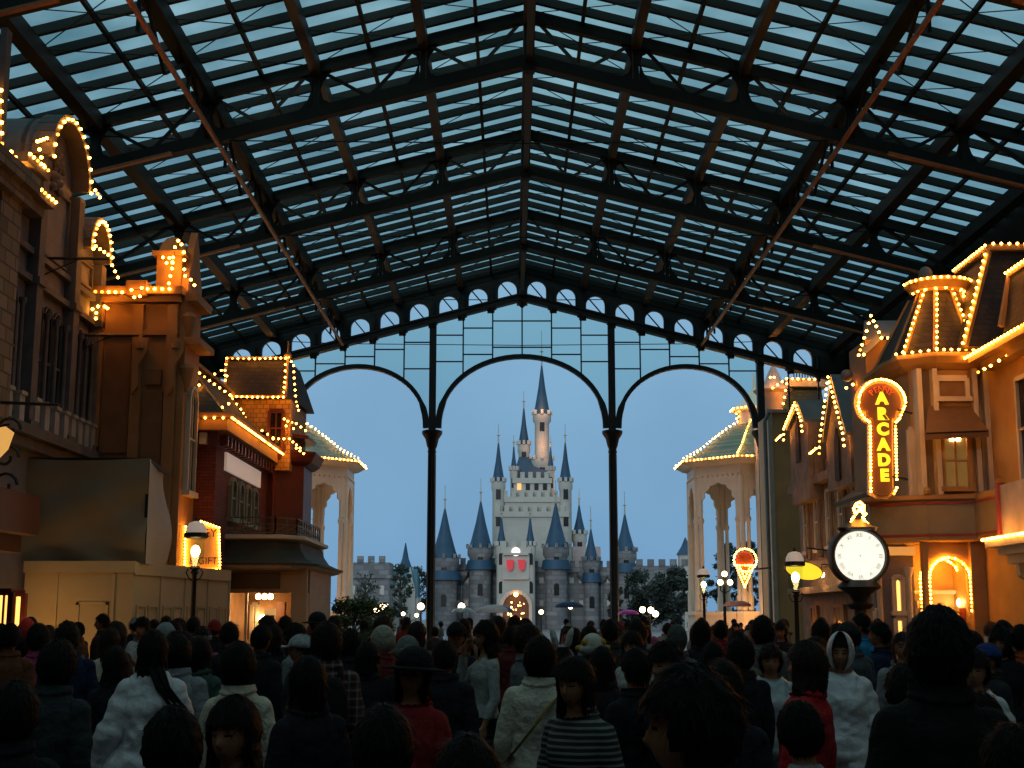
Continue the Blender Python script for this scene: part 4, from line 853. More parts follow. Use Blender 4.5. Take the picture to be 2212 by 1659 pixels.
# ================================================================ street clock
Y = 25.5; c0 = PY(1857, 1201, Y); k = thing('street_clock', (c0.x, Y, 0), 'round black street clock with glowing white dial and a bulb-lit ornament on top', 'clock')
rr = 52/F*Y
def disc(r_, y0, y1, n=40): return [(r_*math.cos(2*math.pi*i/n), r_*math.sin(2*math.pi*i/n)) for i in range(n)]
mb = MB()
prof = [(rr*1.02, -.02), (rr*1.08, -.08), (rr*1.2, -.08), (rr*1.24, 0), (rr*1.2, .3), (rr*1.0, .34)]
rings = [[(c0.x+x_*1.0*r_/1, Y+yy, c0.z+z_*r_) for x_, z_ in disc(1, 0, 0)] for r_, yy in prof]
mb.ring(rings); mb.build('case', IRON, k, True)
mb = MB(); mb.ring([[(c0.x+x_*r_, Y+yy, c0.z+z_*r_) for x_, z_ in disc(1, 0, 0)] for r_, yy in ((rr*1.03, -.02), (rr*.2, -.03))]); mb.build('dial', CLOCKF, k)
NUM = ['XII', 'I', 'II', 'III', 'IIII', 'V', 'VI', 'VII', 'VIII', 'IX', 'X', 'XI']
for i, t in enumerate(NUM):
    a = math.pi/2-i*math.pi/6; rot = Matrix.Rotation(-(a-math.pi/2), 3, 'Y')
    text_mb(t, .11, c0+Vector((rr*.84*math.cos(a), -.035, rr*.84*math.sin(a))), .002, 0, rot).build('numeral', mat('faint_grey_numeral', (.25, .24, .18), emit=.12, ecol=(.9, .9, .55)), k)
mb = MB(); mb.lathe([(.01, -.01), (.012, .01)], (c0.x, Y-.05, c0.z), 8); mb.build('hub', IRON, k)
mb = MB(); mb.lathe([(.26, 0), (.26, .3), (.2, .4), (.13, .6), (.11, 1.2), (.16, 1.3), (.12, 1.4), (.12, c0.z-1.0), (.2, c0.z-.98), (.26, c0.z-.9), (.14, c0.z-.84), (.2, c0.z-.72), (.42, c0.z-.58), (.3, c0.z-.45)], (c0.x, Y+.12, 0), 16); mb.build('pedestal', IRON, k, True)
mb = MB(); mb.lathe([(.34, c0.z+.48), (.4, c0.z+.53), (.3, c0.z+.58), (.16, c0.z+.66), (.14, c0.z+.7)], (c0.x, Y+.12, 0), 14); mb.build('cap', IRON, k, True)
orn = [(1838, 1138), (1840, 1122), (1848, 1112), (1844, 1098), (1850, 1088), (1858, 1085), (1866, 1092), (1866, 1103), (1870, 1110), (1864, 1118), (1870, 1128), (1878, 1134), (1880, 1141)]
mb = MB(); mb.tube([PY(a, c_, Y+.08) for a, c_ in orn], .022, 6); mb.build('ornament', RAIL, k)
bulbs(k, [[PY(a, c_, Y) for a, c_ in orn], [PY(a, c_, Y) for a, c_ in ((1850, 1108), (1858, 1100), (1864, 1108))], [PY(a, c_, Y) for a, c_ in ((1842, 1136), (1852, 1130), (1862, 1134), (1872, 1138))], [PY(a, c_, Y) for a, c_ in ((1852, 1094), (1862, 1096))]], .06, .032)
# ================================================================ oval yellow sign, lantern, cone sign, lamps
Y = 33; s = thing('oval_sign', PY(1738, 1252, Y), 'yellow lit oval sign hanging from a black bracket left of the clock', 'sign')
c1 = PY(1737, 1233, Y); hx = (PY(1776, 1233, Y)-c1).x; hz = .21
ov = [c1+Vector((hx*math.cos(t), 0, hz*math.sin(t)-.12*math.cos(t)*.5)) for t in [2*math.pi*i/28 for i in range(28)]]
mb = MB(); mb.prism(ov, (0, .12, 0)); mb.build('board', SIGNO, s)
mb = MB(); mb.ring([[c1+(v-c1)*f+Vector((0, yy, 0)) for v in ov] for f, yy in ((1, -.01), (1.06, -.02), (1.08, .13), (.98, .13))], False); mb.build('rim', mat('brass_rim', (.3, .16, .04), .4, .6), s)
mb = MB(); mb.tube([c1+Vector((.1, .05, .3)), c1+Vector((.1, .05, .55)), PY(1820, 1192, Y)], .02, 6); mb.build('sign_bracket', IRON, s)
text_mb('O O O', .12, c1+Vector((0, -.02, 0)), .004).build('scrollwork', mat('amber_scrollwork', (.5, .25, .02), emit=.35, ecol=(1, .45, .02)), s) if False else None
street_lamp(1716, 1188, 30, 'street lamp with white dome in front of the yellow oval sign')
street_lamp(1519, 1226, 48, 'slender street lamp before the right-hand pavilion columns')
Y = 44; s = thing('cone_sign', PY(1609, 1272, Y), 'ice cream cone shaped sign outlined in bulbs in front of the right-hand pavilion', 'sign')
P = lambda a, c_, d=0: PY(a, c_, Y+d)
mb = MB(); mb.prism([P(1590, 1222), P(1609, 1268), P(1628, 1222)], (0, .12, 0)); mb.build('cone', mat('waffle_brown', (.05, .025, .012), .6), s)
mb = MB(); mb.prism([P(1609, 1210)+Vector((.29*math.cos(t), -.01, .28*math.sin(t))) for t in [2*math.pi*i/18 for i in range(18)]], (0, .14, 0)); mb.build('scoop', mat('red_scoop_paint', (.16, .03, .015), .6), s)
bulbs(s, [[P(1590, 1222, -.06), P(1609, 1268, -.06), P(1628, 1222, -.06)], [P(1598, 1224, -.06), P(1609, 1250, -.06), P(1620, 1224, -.06)], [P(1609, 1210)+Vector((.37*math.cos(t), -.06, .37*math.sin(t))) for t in [2*math.pi*i/16 for i in range(17)]], [P(1588, 1221, -.06), P(1630, 1221, -.06)]], .095, .035)
mb = MB(); mb.tube([P(1630, 1230), P(1665, 1226)], .03, 6); mb.build('sign_bracket', IRON, s)
# ================================================================ fairy-tale castle far behind (plain, of the same size and colours)
CY = 225.0; K = CY/F
CREAMST = mat('pale_cream_castle_stone', (.52, .47, .39), .8, 0, .05, .15, kind='stone', p=(1.6, .8, .03), col2=(.5, .48, .43), bump=.1)
GREYCS = mat('grey_castle_stone', (.20, .195, .19), .85, 0, .3, .3, kind='stone', p=(1.4, .7, .06), col2=(.15, .145, .14), bump=.25)
BLUER = mat('blue_slate_cone', (.014, .055, .10), .6, 0, .2, .5)
GOLD = mat('dull_gilt', (.35, .33, .22), .5, .3)
WARMW = mat('warm_castle_window', (1, .6, .2), emit=.9, ecol=(1, .42, .12))
cas = thing('castle', (PY(1150, 1335, CY).x, CY, 0), 'pale many-towered castle with blue cone roofs seen through the middle arch', 'castle')
def cx_(x): return PY(x, 1335, CY).x
def cz(y): return PY(1150, y, CY).z
def crenel(mb, x0, x1, y, z, d=.8, s=1.5, h=1.0):
    n = max(1, round((x1-x0)/s))
    for i in range(n): mb.box(x0+(x1-x0)*i/n, x0+(x1-x0)*(i+.55)/n, y, y+d, z, z+h)
def tower(x, w, ytop, ytip, dy=0, m=CREAMST, base=0, corb=True, rm=BLUER, win=2, flare=1.18, spire=14, n=16, slope=None):
    X, Yc, r, z1, z2 = cx_(x), CY+dy, w*K/2, cz(ytop), cz(ytip)
    mb = MB(); pr = [(r, base), (r, z1-1.6)]
    if corb: pr += [(r*flare, z1-1.1), (r*flare, z1)]
    else: pr += [(r, z1)]
    mb.lathe(pr, (X, Yc, 0), n)
    if corb:
        k = max(8, int(r*4))
        for i in range(k):
            a = 2*math.pi*i/k; mb.box(X+r*flare*math.cos(a)-.22, X+r*flare*math.cos(a)+.22, Yc+r*flare*math.sin(a)-.22, Yc+r*flare*math.sin(a)+.22, z1, z1+.7)
    t = mb.build('tower', m, cas, n > 10)
    rr = r*(flare-.12 if corb else 1.1)
    mb = MB(); mb.lathe([(rr*1.06, z1-.1), (rr*.82, z1+(z2-z1)*.16), (rr*.42, z1+(z2-z1)*.55), (.12, z2)], (X, Yc, 0), n); mb.build('cone_roof', rm, t, True)
    mb = MB(); mb.lathe([(.14, z2-.2), (.1, z2+spire*K*.6), (.35, z2+spire*K*.62), (.06, z2+spire*K*.7), (.05, z2+spire*K*1.6)], (X, Yc, 0), 6); mb.build('finial', GOLD, t)
    for i in range(win):
        z = z1-3-i*4.5
        if z < base+1: break
        mb = MB(); mb.prism([(a, Yc-r-.08, b_) for a, b_ in arch_pts(X, z, .8, 1.9, 6)], (0, .3, 0)); mb.build('window', DARKG, t)
    return t
def block(x0, x1, ytop, d0, d1, m=CREAMST, base=0, cren=True, nm='wall'):
    mb = MB(); X0, X1_ = cx_(x0), cx_(x1); z1 = cz(ytop); mb.box(X0, X1_, CY+d0, CY+d1, base, z1)
    if cren: mb.box(X0-.25, X1_+.25, CY+d0-.3, CY+d1, z1-.9, z1); crenel(mb, X0-.25, X1_+.25, CY+d0-.3, z1)
    return mb.build(nm, m, cas)
# lower grey ramparts
block(938, 1076, 1222, -6, 6, GREYCS); block(1154, 1362, 1228, -6, 6, GREYCS)
for x, w, yt, yp, dy in ((965, 52, 1212, 1108, -9), (1040, 46, 1190, 1092, -8), (1198, 46, 1190, 1096, -9), (1272, 30, 1216, 1150, -8), (1345, 40, 1196, 1118, -7)):
    tower(x, w, yt, yp, dy, GREYCS, spire=30)
    X, r = cx_(x), w*K/2*1.18
    mb = MB(); mb.lathe([(r*1.15, cz(yt)-3.4), (r*.98, cz(yt)-1.9)], (X, CY+dy, 0), 16); mb.build('roof_skirt', BLUER, cas, True)
for x in (992, 1010, 1168, 1232, 1252, 1310, 1326):
    mb = MB(); X = cx_(x); mb.box(X-.35, X+.35, CY-6.2, CY-6, cz(1262), cz(1250)); mb.box(X-.3, X+.3, CY-6.2, CY-6, cz(1310), cz(1298)); mb.build('slit_window', CREAMST, cas)
for x in (1000, 1258, 1295, 1318):
    mb = MB(); X = cx_(x); mb.tube([(X, CY-6.4, 0), (X, CY-6.4, cz(1240))], .18, 6); mb.lathe([(.3, 0), (1.2, 1.2), (1.3, 1.8)], (X, CY-6.4, cz(1262)), 8); mb.build('bartizan', GREYCS, cas)
# gatehouse
block(1086, 1142, 1190, -11, -3, CREAMST)
G = CY-11.3
ap = arch_pts(cx_(1114), 0, 4.6, cz(1281), 12)
mb = MB(); rb = [Vector((a, G, b_)) for a, b_ in ap]; mb.prism(rb, (0, .1, 0)); mb.build('gate_arch', mat('dark_gate_wood', (.10, .05, .03), .8), cas)
mb = MB()
for a, b_ in zip(rb, rb[1:]): mb.beam(a+Vector((0, -.2, 0)), b_+Vector((0, -.2, 0)), .5, .6)
for yy in (1206, 1256): mb.box(cx_(1088), cx_(1140), G-.25, G+.2, cz(yy), cz(yy)+.35)
mb.build('gate_trim', CREAMST, cas)
for x in (1084, 1144): tower(x, 20, 1186, 1128, -10, CREAMST, spire=14)
mb = MB(); c = Vector((cx_(1114), G-.2, cz(1199))); mb.prism([c+Vector((.7*math.cos(t), 0, .7*math.sin(t))) for t in [i*math.pi/8 for i in range(16)]], (0, .2, 0)); mb.build('round_window', mat('lit_round_window', (1, .9, .8), emit=1.0, ecol=(1, .85, .75)), cas)
for sx_ in (-1, 1):
    mb = MB(); c = Vector((cx_(1114+sx_*12), G-.45, cz(1226))); mb.prism([c+Vector((-.6, 0, .8)), c+Vector((.6, 0, .8)), c+Vector((.45, 0, -.6)), c+Vector((0, 0, -1.0)), c+Vector((-.45, 0, -.6))], (0, .15, 0)); mb.build('lit_banner', mat('red_lit_banner', (.6, .03, .04), emit=.28, ecol=(1, .06, .08)), cas)
random.seed(5)
for i in range(20):
    mb = MB(); mb.ball((cx_(1098+random.random()*34), G-.9-random.random(), random.uniform(1.6, 4.2)), random.uniform(.08, .16), 8, 5); mb.build('entrance_light', mat('castle_lamp_glow', (1, .6, .2), emit=12, ecol=(1, .42, .1)), cas)
mb = MB(); mb.ball((cx_(1114), G-.8, cz(1287)), .35, 10, 6); mb.build('entrance_light', MATS['castle_lamp_glow'], cas)
# square keep with round corner towers
block(1072, 1228, 1105, 0, 14, CREAMST); block(1110, 1192, 1030, 2, 12, CREAMST); block(1090, 1212, 1072, 1, 13, CREAMST)
for i in range(4):
    for yy in (1050, 1092):
        x = 1122+i*19; mb = MB(); X = cx_(x); mb.prism([(a, CY+1.9, b_) for a, b_ in arch_pts(X, cz(yy+6), .7, 1.5, 6)], (0, .15, 0)); mb.build('window', WARMW if (i, yy) == (0, 1050) else DARKG, cas)
for x in (1076, 1224): tower(x, 26, 1040, 955, 1, base=8, spire=26, win=3)
for x in (1110, 1192): tower(x, 15, 1012, 960, 3, base=20, spire=16, win=1)
# a steep hipped roof on the inner keep
mb = MB(); mb.ring([[(cx_(1106), CY+3, cz(1030)), (cx_(1194), CY+3, cz(1030)), (cx_(1194), CY+11, cz(1030)), (cx_(1106), CY+11, cz(1030))], [(cx_(1122), CY+6, cz(978)), (cx_(1178), CY+6, cz(978)), (cx_(1178), CY+8, cz(978)), (cx_(1122), CY+8, cz(978))]]); mb.build('hipped_roof', BLUER, cas)
tower(1133, 24, 950, 868, 7, base=20, spire=24, win=3)
tower(1174, 42, 985, 980, 6, base=20, win=3, spire=0, flare=1.2)
tower(1174, 32, 885, 775, 6, base=cz(990), win=4, flare=1.28, spire=50)
tower(1255, 28, 1152, 1088, 3, CREAMST, base=5, spire=24)
mb = MB(); mb.box(cx_(1238), cx_(1300), CY+1, CY+8, 0, cz(1180)); mb.build('east_wing', mat('pink_cream_stone', (.5, .38, .34), .8), cas)
for yy, x, w in ((968, 1174, 26), (878, 1174, 16), (1050, 1240, 4)):   # lamps that light the balconies
    lt = D.lights.new('castle_flood', 'POINT'); lt.energy = 260; lt.color = (1, .45, .2); lt.shadow_soft_size = .4; lo = D.objects.new('castle_flood', lt); C.objects.link(lo); lo.location = (cx_(x), CY+3.5-w*K*.5, cz(yy)+.8)
# outlying castellated walls and a small blue roofed lodge
def rampart(x0, x1, yt, Y, label, extra=None):
    o = thing('castellated_wall', (PY((x0+x1)/2, 1335, Y).x, Y, 0), label, 'wall'); k = Y/CY
    X0, X1_, z1 = PY(x0, yt, Y).x, PY(x1, yt, Y).x, PY(x0, yt, Y).z
    mb = MB(); mb.box(X0, X1_, Y, Y+6, 0, z1); mb.box(X0-.2, X1_+.2, Y-.3, Y+6, z1-2.2, z1-1.7); crenel(mb, X0, X1_, Y-.2, z1, .9, 1.6, .9); mb.build('wall', GREYCS, o)
    for i in range(3):
        x = X0+(X1_-X0)*(i+.5)/3; mb = MB(); mb.box(x-.3, x+.3, Y-.1, Y, z1-4.5, z1-3.2); mb.build('slit_window', CREAMST, o)
    return o
rampart(748, 842, 1215, 190, 'grey castellated wall beside the left-hand pavilion')
o = rampart(1375, 1497, 1222, 190, 'grey castellated wall behind the dark trees right of the castle')
X = PY(1483, 1200, 190).x; mb = MB(); mb.lathe([(1.1, 0), (1.1, PY(0, 1200, 190).z), (1.3, PY(0, 1197, 190).z)], (X, 191, 0), 10); t = mb.build('turret', CREAMST, o); mb = MB(); mb.lathe([(1.35, PY(0, 1198, 190).z), (.6, PY(0, 1180, 190).z), (.06, PY(0, 1160, 190).z)], (X, 191, 0), 10); mb.build('cone_roof', BLUER, t)
o = thing('blue_roofed_lodge', (PY(882, 1335, 200).x, 200, 0), 'pale lodge with steep blue roofs left of the castle', 'building')
mb = MB(); mb.box(PY(845, 0, 200).x, PY(918, 0, 200).x, 200, 206, 0, PY(0, 1290, 200).z); mb.build('wall', CREAMST, o)
mb = MB(); zz = PY(0, 1290, 200).z; mb.ring([[(PY(845, 0, 200).x, 199.8, zz), (PY(918, 0, 200).x, 199.8, zz), (PY(918, 0, 200).x, 206, zz), (PY(845, 0, 200).x, 206, zz)], [(PY(852, 0, 200).x, 202, PY(0, 1228, 200).z), (PY(914, 0, 200).x, 202, PY(0, 1228, 200).z), (PY(914, 0, 200).x, 204, PY(0, 1228, 200).z), (PY(852, 0, 200).x, 204, PY(0, 1228, 200).z)]]); mb.build('roof', mat('teal_roof', (.05, .13, .16), .6, 0, .3, .5), o)
for x in (860, 882, 902):
    X = PY(x, 0, 200).x; mb = MB(); mb.box(X-.8, X+.8, 199.3, 201, 0, PY(0, 1275, 200).z); mb.lathe([(1.1, 0), (.5, 1.6), (.05, 3.4)], (X, 200, PY(0, 1275, 200).z), 4, math.pi/4); mb.build('gabled_bay', CREAMST, o)
X = PY(889, 0, 200).x; mb = MB(); mb.lathe([(1.0, 0), (1.0, PY(0, 1225, 200).z), (.5, PY(0, 1205, 200).z), (.06, PY(0, 1170, 200).z)], (X, 203, 0), 8); mb.build('spire', BLUER, o)
# ================================================================ trees
LEAF = mat('dark_leaves', (.018, .028, .016), .7, 0, .5, 3); LEAFG = mat('green_bush_leaves', (.045, .09, .02), .6, 0, .5, 3); BARK = mat('bark', (.06, .05, .04), .9, 0, .3, 6)
def tree(x, ytop, Y, w, label, n=2200, bare=False, lm=LEAF, low=.25, nm='tree', sz=.22, grp=None):
    base = PY(x, 1335, Y); H = PY(x, ytop, Y).z; W = w*Y/F/2
    o = thing(nm, (base.x, Y, 0), label, 'tree' if nm != 'bush' else 'bush', grp)
    rnd = random.Random(int(x*7+Y)); mb = MB(); mb.tube([(base.x, Y, 0), (base.x+.1, Y, H*.3), (base.x-.1, Y, H*.6), (base.x, Y, H*.92)], [.035*H, .028*H, .018*H, .006*H], 8)
    tips = []
    for i in range(16 if not bare else 40):
        z0 = H*rnd.uniform(.2, .75); a = rnd.random()*6.28; l = W*rnd.uniform(.5, .95); z1 = z0+l*rnd.uniform(.4, 1.0); z1 = min(z1, H*.97)
        p = [(base.x, Y, z0), (base.x+l*.5*math.cos(a), Y+l*.5*math.sin(a), (z0*.5+z1*.5)+.1*l), (base.x+l*math.cos(a), Y+l*math.sin(a), z1)]
        mb.tube(p, [.012*H, .007*H, .003*H], 5); tips.append(Vector(p[2])); tips.append(Vector(p[1]))
        if bare:
            for j in range(5):
                q0 = Vector(p[1]).lerp(Vector(p[2]), rnd.random()); b2 = rnd.random()*6.28; mb.tube([q0, q0+Vector((math.cos(b2), math.sin(b2), 1.2))*l*.3], [.003*H, .001*H], 4)
    mb.build('trunk', BARK, o)
    mb = MB(); cl = []
    for i in range(46):
        a = rnd.random()*6.28; t = rnd.random(); zz = H*(low+(1-low)*t); rr = W*math.sin(math.pi*(.12+.80*t))**.6*rnd.uniform(.35, 1.0)
        cl.append((Vector((base.x+rr*math.cos(a), Y+rr*math.sin(a), min(zz, H*.94))), W*rnd.uniform(.16, .34)))
    for i in range(n*3//2 if not bare else n//6):
        c, r_ = rnd.choice(cl); d = Vector((rnd.gauss(0, 1), rnd.gauss(0, 1), rnd.gauss(0, .8))); p = c+d.normalized()*r_*rnd.random()**.4
        s_ = .8*sz*rnd.uniform(.6, 1.4)*(W/2.0)**.5; u = Vector((rnd.gauss(0, 1), rnd.gauss(0, 1), rnd.gauss(0, 1))).normalized(); v = u.orthogonal().normalized()
        mb.add([p-u*s_, p+v*s_*.5, p+u*s_, p-v*s_*.5], [(0, 1, 2, 3)])
    mb.build('crown', lm, o)
tree(1395, 1232, 120, 95, 'dark rounded tree right of the castle ramparts', 2600)
tree(1452, 1226, 112, 90, 'broad dark tree before the right castellated wall', 2600)
tree(1500, 1248, 105, 60, 'small dark tree just left of the cone sign pavilion', 1800)
tree(1570, 1168, 110, 70, 'tall dark evergreen rising behind the right pavilion', 2400, low=.1)
tree(1620, 1165, 125, 60, 'dark evergreen crown between the right pavilion columns', 2000)
tree(790, 1236, 115, 70, 'bare branched tree before the left castellated wall', 1500, True)
tree(865, 1215, 150, 50, 'dark tree standing behind the blue-roofed lodge', 1500, nm='tree')
tree(905, 1222, 230, 60, 'far tree beside the left edge of the castle', 1500)
tree(770, 1296, 42, 150, 'leafy green bush behind the crowd near the brick shop', 3200, lm=LEAFG, low=.3, nm='bush', sz=.1)
tree(1330, 1262, 118, 40, 'small leafy tree at the foot of the castle right of its gate', 1200)
# plaza lamp standards with white globes
def globe_lamp(pts, Y, label, r=.24):
    cx0 = sum(p[0] for p in pts)/len(pts); X = PY(cx0, 1335, Y).x; o = thing('globe_lamp', (X, Y, 0), label, 'street lamp', None)
    zt0 = max(PY(p[0], p[1], Y).z for p in pts); mb = MB(); mb.tube([(X, Y, 0), (X, Y, zt0)], [.09, .05], 8)
    for p in pts: q = PY(p[0], p[1], Y); mb.tube([(X, Y, q.z-.5), (q.x, Y, q.z-.35), q], .03, 5)
    mb.build('post', IRON, o)
    for p in pts:
        mb = MB(); mb.ball(PY(p[0], p[1], Y), r*.75, 12, 8); mb.build('globe', mat('globe_glow', (1, .8, .5), emit=14, ecol=(1, .66, .32)), o, True)
globe_lamp([(813, 1317), (826, 1311), (834, 1311)], 90, 'triple globe lamp between the bush and the castellated wall', .26)
globe_lamp([(909, 1310)], 90, 'single bright globe lamp left of the tall left screen column', .3)
globe_lamp([(871, 1326), (900, 1329)], 120, 'low pair of globe lamps before the blue-roofed lodge', .22)
globe_lamp([(997, 1310)], 90, 'single bright globe lamp above the clear umbrella', .3)
globe_lamp([(1169, 1322)], 100, 'globe lamp just right of the castle gate', .22)
globe_lamp([(1232, 1311)], 100, 'globe lamp above the navy umbrella', .22)
globe_lamp([(1388, 1317), (1406, 1318), (1416, 1326)], 90, 'triple globe lamp right of the pink umbrella', .27)
globe_lamp([(1565, 1240), (1556, 1258), (1577, 1258)], 62, 'triple globe lamp between the cone sign and the pavilion column', .17)
globe_lamp([(1452, 1328)], 120, 'tiny globe lamp under the broad dark tree', .16)
# ================================================================ people
SKIN = mat('skin', (.46, .20, .10), .55, 0, .1, 8, spec=.3); EYE = mat('eye_dark', (.02, .015, .012), .2); LIP = mat('lip', (.30, .10, .08), .5)
HAIRB = mat('black_hair', (.008, .0062, .0055), .5, 0, .3, 6, bump=.5, bs=60, kind='hair', spec=.15); HAIRD = mat('brown_hair', (.028, .014, .008), .45, 0, .3, 6, bump=.9, bs=30, kind='hair', spec=.3)
class Lim:
    pass
def capsule(mb, pts, rs, n=10, sy=1):
    """tapered limb with rounded ends"""
    pts = [Vector(p) for p in pts]; mb.tube(pts, rs, n)
    mb.ball(pts[0], rs[0], n, 6); mb.ball(pts[-1], rs[-1], n, 6)
def hand(mb, wrist, d, palm_n, curl=.5):
    """palm, four unequal curled fingers and a thumb; d = direction of the hand, palm_n = palm normal"""
    d = Vector(d).normalized(); pn = Vector(palm_n); pn = (pn-d*pn.dot(d)).normalized(); s = d.cross(pn)
    w = Vector(wrist)
    mb.ring([[w+d*t+s*(a*hw)+pn*(b*th) for a, b in ((-1, -.5), (-.6, -1), (.6, -1), (1, -.5), (1, .5), (.6, 1), (-.6, 1), (-1, .5))] for t, hw, th in ((-.015, .022, .018), (.02, .033, .016), (.06, .040, .014), (.088, .038, .011))])
    for i, (o, l) in enumerate(((-.030, .066), (-.010, .076), (.010, .071), (.030, .056))):
        p = w+d*.082+s*o; a = curl*(.8+.12*i); q1 = p+(d*math.cos(a*.6)+pn*math.sin(a*.6))*l*.45; q2 = q1+(d*math.cos(a*1.5)+pn*math.sin(a*1.5))*l*.32; q3 = q2+(d*math.cos(a*2.3)+pn*math.sin(a*2.3))*l*.25
        mb.tube([p-d*.01, q1, q2, q3], [.0095, .009, .0082, .0065], 7); mb.ball(q3, .0068, 6, 4)
    p = w+d*.025-s*.03; q1 = p+(d*.55-s*.75+pn*.35).normalized()*.035; q2 = q1+(d*.9-s*.25+pn*.5).normalized()*.028
    mb.tube([p, q1, q2], [.013, .011, .008], 7); mb.ball(q2, .008, 6, 4)
HC = Vector((0, .012, 1.602))
def head_pt(th, ph):
    """head surface radius for azimuth th (0 = right, pi/2 = face) and elevation ph"""
    x, y, z = math.cos(ph)*math.cos(th), math.cos(ph)*math.sin(th), math.sin(ph)
    rx, ry, rz = .076, .096, .118
    if z < 0: rx *= 1-.30*(-z)**1.3; ry *= 1-.10*(-z)
    p = Vector((x*rx, y*ry, z*rz))
    if y > 0 and z < -.2: p.y += .012*y*min(1, (-z-.2)*2)    # chin forward
    if y < 0 and z < -.3: p.y *= 1-.55*min(1, (-z-.3)/.7); p.z += .02*min(1, (-z-.3))
    if y > .2:
        X, Z = p.x, p.z
        g = lambda a, b, sa, sb: math.exp(-((X-a)/sa)**2-((Z-b)/sb)**2)
        p.y += .024*g(0, -.028, .013, .016)+.012*g(0, -.008, .010, .022)       # nose
        p.y -= .012*(g(.032, .006, .017, .012)+g(-.032, .006, .017, .012))     # eye sockets
        p.y += .006*(g(.03, .026, .022, .008)+g(-.03, .026, .022, .008))       # brows
        p.y += .005*(g(.032, .004, .011, .007)+g(-.032, .004, .011, .007))     # eyeballs
        p.y += .008*g(0, -.062, .02, .006)+.007*g(0, -.074, .017, .006)-.004*g(0, -.068, .022, .003)  # lips
        p.y += .006*g(0, -.1, .02, .014)+.004*(g(.045, -.03, .02, .02)+g(-.045, -.03, .02, .02))
        p.y -= .004*g(0, -.086, .02, .006)
    return p
def make_body(arms, legs=0.0, fem=False, vox=.0085):
    mb = MB()
    n, m = 44, 34
    rings = [[HC+head_pt(2*math.pi*k/n, -math.pi/2+math.pi*(i+.5)/m) for k in range(n)] for i in range(m)]; mb.ring(rings)
    for sx in (-1, 1):
        mb.lathe([(.004, -.028), (.013, -.02), (.017, 0), (.016, .016), (.004, .03)], (sx*.076, .005, 1.598), 8, 0, .5, 1.1)
    sh = .178 if not fem else .158; hp = .155 if not fem else .168
    T = [(.86, 0, hp*.95, .105), (.94, -.005, hp, .115), (1.04, 0, .135 if not fem else .12, .095), (1.16, .005, .145 if not fem else .13, .10), (1.27, .008, .165 if not fem else .145, .115 if not fem else .12), (1.35, .0, .168 if not fem else .146, .102), (1.395, -.005, .135, .082), (1.43, -.008, .09, .066), (1.465, -.004, .060, .058), (1.50, .004, .053, .056), (1.55, .008, .052, .055)]
    mb.ring([[(rx*math.cos(2*math.pi*k/24), cy+ry*math.sin(2*math.pi*k/24), z) for k in range(24)] for z, cy, rx, ry in T])
    for (side, elb, wr, hd, pn) in arms:
        s0 = Vector((side*(sh-.028), -.005, 1.362)); e = Vector(elb); w = Vector(wr)
        capsule(mb, [s0, s0.lerp(e, .5), e], [.050, .043, .037]); capsule(mb, [e, e.lerp(w, .35), w], [.037, .036, .025])
        hand(mb, w, hd, pn)
    for sx in (-1, 1):
        st_ = legs*sx
        hpj = Vector((sx*.088, 0, .90)); kn = Vector((sx*.098, st_*.22+.01, .49)); an = Vector((sx*.10, st_*.40-.02, .085))
        if st_ < 0: an.z += .05; an.y -= .03
        capsule(mb, [hpj, hpj.lerp(kn, .5), kn], [.088, .075, .054]); capsule(mb, [kn, kn.lerp(an, .3), an], [.054, .056, .036])
        f = an+Vector((0, .03, -.045)); mb.ring([[f+Vector((a*hw, t, b*hh)) for a, b in ((-1, -.6), (1, -.6), (1, .3), (.6, 1), (-.6, 1), (-1, .3))] for t, hw, hh in ((-.08, .03, .03), (-.02, .036, .04), (.07, .042, .026), (.14, .03, .016))])
    me = D.meshes.new('raw'); me.from_pydata([tuple(v) for v in mb.v], [], mb.f)
    b_ = bmesh.new(); b_.from_mesh(me); bmesh.ops.recalc_face_normals(b_, faces=b_.faces); b_.to_mesh(me); b_.free()
    ob = D.objects.new('raw', me); C.objects.link(ob)
    r_ = ob.modifiers.new('r', 'REMESH'); r_.mode = 'VOXEL'; r_.voxel_size = vox; r_.use_smooth_shade = True
    s_ = ob.modifiers.new('s', 'SMOOTH'); s_.factor = .5; s_.iterations = 2
    out = D.meshes.new_from_object(ob.evaluated_get(bpy.context.evaluated_depsgraph_get())); D.objects.remove(ob); D.meshes.remove(me)
    out.name = 'person_body'
    out.materials.clear()
    for mm in (SKIN, EYE, LIP, mat('dark_shoe', (.02, .018, .016), .5)): out.materials.append(mm)
    for p in out.polygons:
        c = p.center-HC; p.use_smooth = True
        if p.center.z < .11: p.material_index = 3
        elif c.y > .06 and abs(c.z-.005) < .0065 and .018 < abs(c.x) < .045: p.material_index = 1
        elif c.y > .06 and abs(c.z+.068) < .009 and abs(c.x) < .022: p.material_index = 2
        elif c.y > .06 and abs(c.z-.028-.1*abs(abs(c.x)-.03)) < .0045 and .014 < abs(c.x) < .05: p.material_index = 1
    return out
